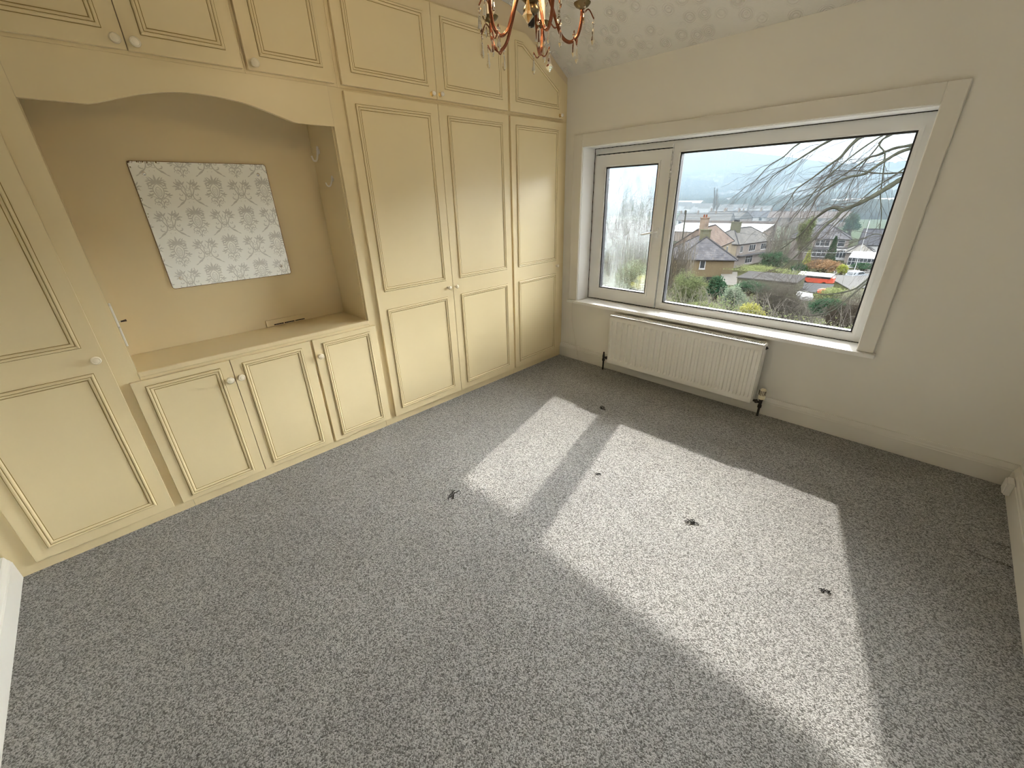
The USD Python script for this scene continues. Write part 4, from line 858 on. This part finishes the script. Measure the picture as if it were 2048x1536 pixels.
def leaves(P, N, size, rg, narrow=.45):
    """Diamond leaves at points P facing roughly along N."""
    n = len(P); a = rg.normal(size=(n, 3)); a -= N * (a * N).sum(1, keepdims=True) * .7; a /= np.linalg.norm(a, axis=1, keepdims=True)
    b = np.cross(a, N + rg.normal(size=(n, 3)) * .5); b /= np.maximum(np.linalg.norm(b, axis=1, keepdims=True), 1e-9); s = size * rg.uniform(.6, 1.3, (n, 1))
    V = np.stack([P - a * s, P + b * s * narrow, P + a * s, P - b * s * narrow], 1).reshape(-1, 3)
    i = np.arange(n)[:, None] * 4; return (V, np.vstack([i + [0, 1, 2], i + [0, 2, 3]]))
def shrub(name, lab, u, v, Y, ru, rv, mt, n, size, twig=None, seed=0, kind='round', category='shrub', narrow=.45):
    rg = np.random.default_rng(seed); p = W(u, v, Y); k = px(p); R = np.array([ru * k, max(ru * k * .8, .15), rv * k])
    base = np.array([p[0], p[1], p[2] - R[2]]); t = thing(name, lab, category, tuple(base))
    nc = max(26, n // 110); d = rg.normal(size=(n, 3)); d /= np.linalg.norm(d, axis=1, keepdims=True)
    dc = rg.normal(size=(nc, 3)); dc /= np.linalg.norm(dc, axis=1, keepdims=True); dc[:, 2] = np.where(dc[:, 2] < -.5, -dc[:, 2], dc[:, 2])
    cc = dc * (rg.uniform(.25, 1.0, nc) ** .5 * rg.uniform(.75, 1.12, nc))[:, None]; own = rg.integers(0, nc, n)
    if kind == 'cone':
        h = rg.uniform(0, 1, n) ** .8; ang = rg.uniform(0, 2 * PI, n); rr = (1 - h) ** .7 * rg.uniform(.6, 1, n) ** .5 * (.85 + .3 * meshkit.noise(np.stack([np.cos(ang) * 2, np.sin(ang) * 2, h * 6 + seed], 1)))
        Q = np.stack([rr * np.cos(ang) * R[0], rr * np.sin(ang) * R[1], (2 * h - 1) * R[2]], 1)
    else: Q = (cc[own] + rg.normal(size=(n, 3)) * [.17, .17, .15]) * R
    P = p + Q; obj('foliage', leaves(P, d, size * k, rg, narrow), mt, t)
    nt = 14 if twig is None else 60; ms = []
    for i in range(nt):
        e = P[rg.integers(0, n)]; m_ = base * .45 + e * .55 + rg.normal(size=3) * R * .12
        ms.append(tube([base + rg.normal(size=3) * R * [.18, .18, 0], m_, e], [k * .55, k * .38, k * .16], 4, caps=False))
    obj('stems', cat(ms), twig or 'twig_brown', t, kind='stuff'); return t
def thicket(name, lab, u, v, Y, ru, rv, mt, n, seed, up=1.0, lean=0.0, category='brush'):
    """Leafless brush: many thin arching stems from the ground."""
    rg = np.random.default_rng(seed); p = W(u, v, Y); k = px(p); R = np.array([ru * k, ru * k * .6, rv * k]); ms = []
    base = p - [0, 0, R[2]]; t = thing(name, lab, category, tuple(base))
    for i in range(n):
        b = base + rg.uniform(-1, 1, 3) * R * [.8, .8, 0]; h = rg.uniform(.5, 1.0) * 2 * R[2]; dx = rg.normal() * R[0] * .35 + lean * R[0]; dy = rg.normal() * R[1] * .3
        c = b + [dx * .4, dy * .4, h * .65]; e = b + [dx * 1.2, dy, h * (up + rg.uniform(-.15, .1))]
        Q = smooth_path([b, c, e], 3); ms.append(tube(Q, np.linspace(k * .42, k * .14, len(Q)), 3, caps=False))
        for j in range(rg.integers(2, 5)):
            s_ = Q[rg.integers(2, len(Q))]; q = s_ + np.array([rg.normal() * R[0] * .25, rg.normal() * R[1] * .2, rg.uniform(-.02, .35) * R[2]])
            ms.append(tube([s_, (s_ + q) / 2 + [0, 0, .03 * R[2]], q], [k * .26, k * .2, k * .12], 3, caps=False))
    obj('stems', cat(ms), mt, t, kind='stuff')

shrub('shrub', 'large feathery olive-green bush at the lower left of the wide pane', 1376, 588, 30, 36, 40, 'leaf_olive', 9000, 2.2, 'twig_grey', 1, narrow=.22)
thicket('bare_brush', 'tall bare grey twigs behind the olive bush at the left of the pane', 1352, 532, 36, 22, 58, 'twig_grey', 120, 2)
thicket('bare_brush', 'thin bare saplings standing before the nearest brown house', 1378, 512, 40, 18, 44, 'twig_pale', 46, 3)
shrub('shrub', 'dense dark green ivy bush in front of the brown house wall', 1432, 580, 33, 18, 24, 'leaf_dark', 5200, 2.2, seed=4, narrow=.6)
shrub('shrub', 'pale grey-green spiky shrub right of the dark ivy bush', 1466, 602, 29, 24, 30, 'leaf_silver', 4600, 3.0, 'twig_pale', 5, narrow=.18)
shrub('shrub', 'low dark evergreen spreading in front of the garages', 1500, 578, 42, 30, 13, 'leaf_dark', 4200, 1.9, seed=6, narrow=.5)
shrub('shrub', 'bright yellow-green shrub at the bottom middle of the pane', 1500, 630, 25, 26, 20, 'leaf_yellow', 5200, 2.2, 'twig_pale', 7, narrow=.25)
shrub('shrub', 'mixed olive bramble patch left of the yellow shrub', 1405, 622, 26, 40, 14, 'leaf_bramble', 5600, 2.2, 'twig_pale', 8, narrow=.35)
thicket('bare_brush', 'dense grey-brown tangle of bare stems in the middle of the garden', 1552, 605, 28, 38, 44, 'twig_grey', 330, 9)
thicket('bare_brush', 'fine pale tangle of twigs around the white sheeted heap', 1600, 620, 30, 36, 26, 'twig_pale', 190, 10)
shrub('shrub', 'rounded dark green bush under the low bare branch', 1656, 618, 26, 30, 20, 'leaf_dark', 6000, 2.0, seed=11, narrow=.4)
shrub('shrub', 'olive scrub on the bank below the drive', 1668, 592, 36, 34, 14, 'leaf_bramble', 4800, 2.0, 'twig_grey', 12, narrow=.35)
thicket('bare_brush', 'grey-brown brush in the lower right corner of the pane', 1688, 632, 24, 34, 34, 'twig_brown', 300, 13, lean=.2)
shrub('shrub', 'grey leafless shrub by the right edge of the pane', 1712, 600, 30, 22, 26, 'leaf_grey', 3800, 1.7, 'twig_grey', 14, narrow=.2)
shrub('hedge', 'russet brown hedge below the pinkish semi', 1648, 533, 112, 29, 13, 'leaf_russet', 5200, 1.6, seed=15, category='hedge')
shrub('hedge', 'olive hedge end beside the russet hedge and white car', 1684, 540, 110, 9, 12, 'leaf_gold', 1800, 1.5, seed=16, category='hedge')
shrub('conifer', 'golden green conifer left of the russet hedge', 1613, 526, 112, 10, 23, 'leaf_gold', 3600, 1.7, seed=17, kind='cone', category='tree')
shrub('shrub', 'dark green bushes at the foot of the golden conifer', 1598, 540, 110, 15, 12, 'leaf_dark', 2800, 1.6, seed=18)
shrub('conifer', 'narrow dark cypress standing in front of the pinkish semi', 1666, 497, 130, 9.5, 23, 'leaf_cypress', 4200, 1.5, seed=19, kind='cone', category='tree')
shrub('shrub', 'dark evergreen clump right of the cream semi', 1546, 524, 118, 24, 17, 'leaf_dark', 4200, 1.7, seed=20)
shrub('evergreen_tree', 'hazy dark evergreen tree behind the pinkish semi', 1704, 450, 215, 15, 19, 'leaf_dark', 3200, 1.6, seed=21, category='tree')
shrub('tall_evergreen', 'tall brownish green tree behind the golden conifer', 1608, 478, 124, 15, 38, 'leaf_olive', 4600, 1.7, seed=22, category='tree')
shrub('shrub', 'dark low shrubs at the right edge beyond the drive', 1728, 534, 124, 20, 7, 'leaf_dark', 2400, 1.5, seed=23)
shrub('hedge', 'mossy yellow-green hedge line behind the garages', 1530, 540, 82, 62, 3, 'leaf_bramble', 3000, 1.3, seed=24, category='hedge')
rg = np.random.default_rng(77)
shrub('shrub', 'olive bush seen through the misted casement pane', 1268, 566, 28, 44, 38, 'leaf_olive', 6000, 2.2, 'twig_grey', 31, narrow=.3)
shrub('shrub', 'yellowish bush low behind the misted casement pane', 1290, 568, 25, 24, 16, 'leaf_yellow', 3000, 2.2, 'twig_pale', 32, narrow=.3)
thicket('bare_brush', 'bare grey trees seen through the misted casement pane', 1255, 470, 40, 60, 80, 'twig_grey', 170, 33)
def poplar(u, v0, v1, Y, w, lab, seed):
    rg = np.random.default_rng(seed); p = W(u, v0, Y); k = px(p); top = W(u + 1, v1, Y); t = thing('poplar', lab, 'tree', tuple(p)); H = top[2] - p[2]; ms = []
    obj('trunk', tube([p - [0, 0, 2], (p + top) / 2, top], [k * .9, k * .6, k * .2], 6), 'twig_grey', t)
    for i in range(90):
        h = rg.uniform(.08, .97); b = p + (top - p) * h; a = rg.uniform(0, 2 * PI); l = H * .22 * (1.05 - h) + H * .05
        e = b + [math.cos(a) * w * k * (1.1 - h), math.sin(a) * w * k * .6, l]; ms.append(tube([b, (b + e) / 2 + [0, 0, -l * .1], e], [k * .35, k * .25, k * .12], 3, caps=False))
    obj('branches', cat(ms), 'twig_grey', t, kind='stuff')
poplar(1428, 428, 376, 310, 5, 'left one of the two tall bare poplars in the haze', 1)
poplar(1433, 428, 378, 322, 5, 'right one of the two tall bare poplars in the haze', 2)
for i, (u, v, Y, ru, rv, lab) in enumerate(((1560, 480, 128, 26, 34, 'bare grey tree right of the cream semi'), (1590, 452, 170, 26, 26, 'hazy bare tree behind the big branches'))):
    thicket('bare_tree', lab, u, v, Y, ru, rv, 'twig_pale', 70, 40 + i, category='tree')
# undergrowth on the bank right under the window
P = []
Yv = rg.uniform(0, 1, 60000) ** 1.3 * 42 + 18.5; sv = rg.uniform(-.76, -.02, 60000); xv = EYE[0] + sv * Yv
hv = meshkit.fbm(np.stack([xv * .55, Yv * .55, xv * 0], 1), 3, 8); keep = rg.uniform(0, 1, 60000) < np.clip((hv - .28) * 3, .15, 1)
xv, Yv, hv = xv[keep], Yv[keep], hv[keep]; n = len(xv)
P = np.stack([xv, Yv, ground(xv, Yv) + rg.uniform(0, 1, n) ** .7 * np.clip((hv - .2) * 2.6, .15, 1.6) * np.clip((64 - Yv) / 26, .3, 1)], 1)
tone = meshkit.fbm(np.stack([xv * .35 + 9, Yv * .35, xv * 0], 1), 2, 5) + rg.normal(size=n) * .06
for nm, m_, mt, sz, nr, lab in (('ground_ivy', tone < .47, 'leaf_olive', .05, .55, 'olive ivy covering the bank along the bottom of the window'), ('bramble_cover', (tone >= .47) & (tone < .56), 'leaf_bramble', .055, .4, 'pale green brambles spreading over the bank among the bushes'), ('dry_grass', tone >= .56, 'leaf_grey', .085, .12, 'dry straw-coloured grass and dead stalks on the bank')):
    obj(nm, leaves(P[m_], np.tile([0, -.3, .9], (m_.sum(), 1)) if nr > .2 else np.tile([1, 0, .1], (m_.sum(), 1)), sz * (P[m_][:, 1:2] / 26) ** .5, rg, nr), mt, None, label=lab, cat_='ground cover', kind='stuff')
ms = []
for i in range(1500):
    Y = rg.uniform(19, 52); x = EYE[0] + rg.uniform(-.74, -.03) * Y; b = np.array([x, Y, float(ground(x, Y))]); k = Y / 820; h = rg.uniform(.5, 1.9); e = b + [rg.normal() * .5, rg.normal() * .3, h]
    ms.append(tube([b, b * .45 + e * .55 + [0, 0, .15 * h], e, e + [rg.normal() * .3, 0, -.1 * h]], [k * .4, k * .3, k * .22, k * .12], 3, caps=False))
obj('dead_stems', cat(ms), 'twig_pale', None, label='thin dead stems standing up all over the bank', cat_='stems', kind='stuff')

# ---------------------------------------------------------------- the bare tree beside the house
tr = thing('bare_branch_tree', 'big leafless tree whose mossy branches reach across the view from the right', 'tree', (2.9, 12.6, -3.6))
trunk = smooth_path([(2.9, 12.6, -3.8), (2.86, 12.55, -1.5), (2.8, 12.5, .5), (2.72, 12.5, 2.2), (2.8, 12.6, 4.5), (3.0, 12.8, 7.5)], 5)
obj('trunk', tube(trunk, np.linspace(.24, .10, len(trunk)), 10), 'bark', tr, smooth=True)
LIMBS = [  # root on the trunk (height), then (u, v, depth) along the limb, first and last radius
    (1.2, ((1842, 348, 11.4), (1803, 358.7, 11.0), (1779, 372.8, 10.8), (1747, 392, 10.6), (1715.5, 408, 10.5), (1686, 421, 10.4), (1670, 436, 10.3), (1652, 450, 10.2), (1635, 469, 10.1), (1617, 489, 10.0), (1596, 508, 9.9), (1562, 538, 9.8)), .052, .009),
    (2.2, ((1850, 285, 11.8), (1824.5, 295.4, 11.6), (1796, 306, 11.4), (1761, 327, 11.2), (1728, 348, 11.0), (1700, 353.4, 10.9), (1675, 364, 10.8), (1652, 378, 10.7), (1638, 390, 10.6), (1603, 422, 10.4)), .038, .007),
    (2.3, ((1850, 280, 12.4), (1822.7, 290, 12.3), (1787.6, 297, 12.2), (1757.7, 309.5, 12.0), (1738, 315, 12.0), (1715.5, 330.6, 11.8), (1682, 353, 11.7), (1643, 378, 11.5), (1600, 400, 11.4)), .034, .006),
    (None, ((1686, 421, 10.4), (1666, 415, 10.5), (1645, 425.5, 10.6), (1624, 443, 10.7), (1606.5, 464, 10.8), (1584, 482, 10.9), (1560, 500, 11.0)), .030, .006),
    (3.2, ((1800, 250, 12.6), (1731, 271, 12.4), (1706, 287, 12.3), (1682, 313, 12.2), (1656, 332, 12.0), (1629, 353, 11.9), (1594, 378, 11.7), (1578, 401, 11.6), (1559, 422, 11.5)), .038, .005),
    (3.6, ((1740, 240, 13.4), (1656, 283, 13.0), (1630, 298, 12.9), (1603, 315, 12.8), (1578, 330.6, 12.7), (1554, 346, 12.6), (1538, 360, 12.6), (1511.6, 392, 12.5)), .034, .004),
    (4.0, ((1700, 235, 14.0), (1601, 285, 13.6), (1568, 313, 13.4), (1538, 332, 13.2), (1512, 360, 13.1), (1500, 372, 13.0)), .026, .004),
    (1.6, ((1845, 345, 12.8), (1810, 345, 12.7), (1770, 347, 12.6), (1740, 345, 12.5), (1708, 341, 12.4), (1656, 342, 12.2)), .026, .005),
    (-.6, ((1790, 520, 10.8), (1737, 557, 10.2), (1712, 576.5, 10.0), (1685, 584.7, 9.8), (1651, 588.8, 9.6), (1603, 582, 9.4), (1587, 578, 9.3)), .024, .004),
    (-.8, ((1790, 525, 10.2), (1737, 563, 9.8), (1705.6, 589, 9.6), (1678, 612, 9.5), (1658, 624, 9.4), (1624, 632, 9.3), (1611, 630, 9.2)), .024, .004),
    (.6, ((1830, 440, 11.0), (1780, 470, 10.8), (1750, 468, 10.7), (1725, 478, 10.6), (1700, 486, 10.5)), .014, .004),
    (2.8, ((1766, 278, 12.0), (1770, 308, 12.0), (1766, 350, 12.0), (1761, 392, 12.0), (1763, 430, 12.0), (1758, 460, 12.0)), .017, .005),
    (2.0, ((1840, 320, 11.5), (1790, 350, 11.3), (1745, 380, 11.2), (1700, 420, 11.1), (1672, 448, 11.0), (1640, 480, 10.9)), .018, .004),
    (2.6, ((1790, 262, 12.2), (1750, 300, 12.1), (1722, 335, 12.0), (1700, 372, 11.9), (1690, 400, 11.8)), .018, .004),
    (3.4, ((1750, 250, 12.8), (1700, 290, 12.6), (1670, 330, 12.5), (1640, 380, 12.3), (1622, 420, 12.2)), .022, .004),
    (3.0, ((1790, 258, 12.0), (1720, 300, 11.8), (1660, 350, 11.6), (1620, 395, 11.5), (1585, 440, 11.4), (1560, 470, 11.3)), .020, .003)]
rg = np.random.default_rng(123); tw = []
def grow(path, r0, lvl, n):
    path = np.asarray(path); T = np.gradient(path, axis=0); T /= np.linalg.norm(T, axis=1, keepdims=True)
    for i in range(n):
        k = int(len(path) * (.12 + .86 * (i + rg.uniform(0, 1)) / n)); k = min(k, len(path) - 1); b, d = path[k], T[k]
        side = np.cross(d, [0, 1, 0]); side = side * (1 if side[2] < 0 else -1) * rg.choice([-1, 1], p=[.36, .64]) + np.array([0, rg.normal() * .6, 0]); side /= max(np.linalg.norm(side), 1e-6)
        L = (rg.uniform(.45, 1.15) if lvl == 0 else rg.uniform(.16, .48)) * (1.15 - .5 * k / len(path)); an = rg.uniform(.15, .75)
        an *= .8; e1 = b + (d * math.cos(an) + side * math.sin(an)) * L * .5; d2 = d * math.cos(an * .6) + side * math.sin(an * .6) + np.array([0, 0, rg.uniform(-.35, .12)]); e2 = e1 + d2 / np.linalg.norm(d2) * L * .5
        Q = smooth_path([b, b * .5 + e1 * .5 + rg.normal(size=3) * .012 * L, e1, e1 * .45 + e2 * .55 + [0, 0, -.02 * L], e2], 2); r = r0 * rg.uniform(.45, .75)
        tw.append(tube(Q, np.linspace(r, max(r * .35, .0016), len(Q)), 4, caps=False))
        if lvl < 2: grow(Q, max(r * .7, .0025), lvl + 1, rg.integers(2, 5) if lvl == 0 else rg.integers(1, 3))
for hz_, pts, r0, r1 in LIMBS:
    P = [W(*q) for q in pts]
    if hz_ is not None: P = [np.array([2.76, 12.52, hz_]), (P[0] + [2.76, 12.52, hz_]) / 2 + [0, 0, .08]] + P
    Q = smooth_path(P, 4); obj('branch', tube(Q, np.linspace(r0, r1, len(Q)) * (1 + .10 * np.sin(np.arange(len(Q)) * 1.7)), 8), 'bark', tr, smooth=True)
    grow(Q[int(len(Q) * .25):], max(r0 * .22, .006), 0, int(6 + 10 * min(1, r0 / .035)))
obj('twigs', cat(tw), 'twig_dark', tr, smooth=True, kind='stuff')
print('twig tubes', len(tw))
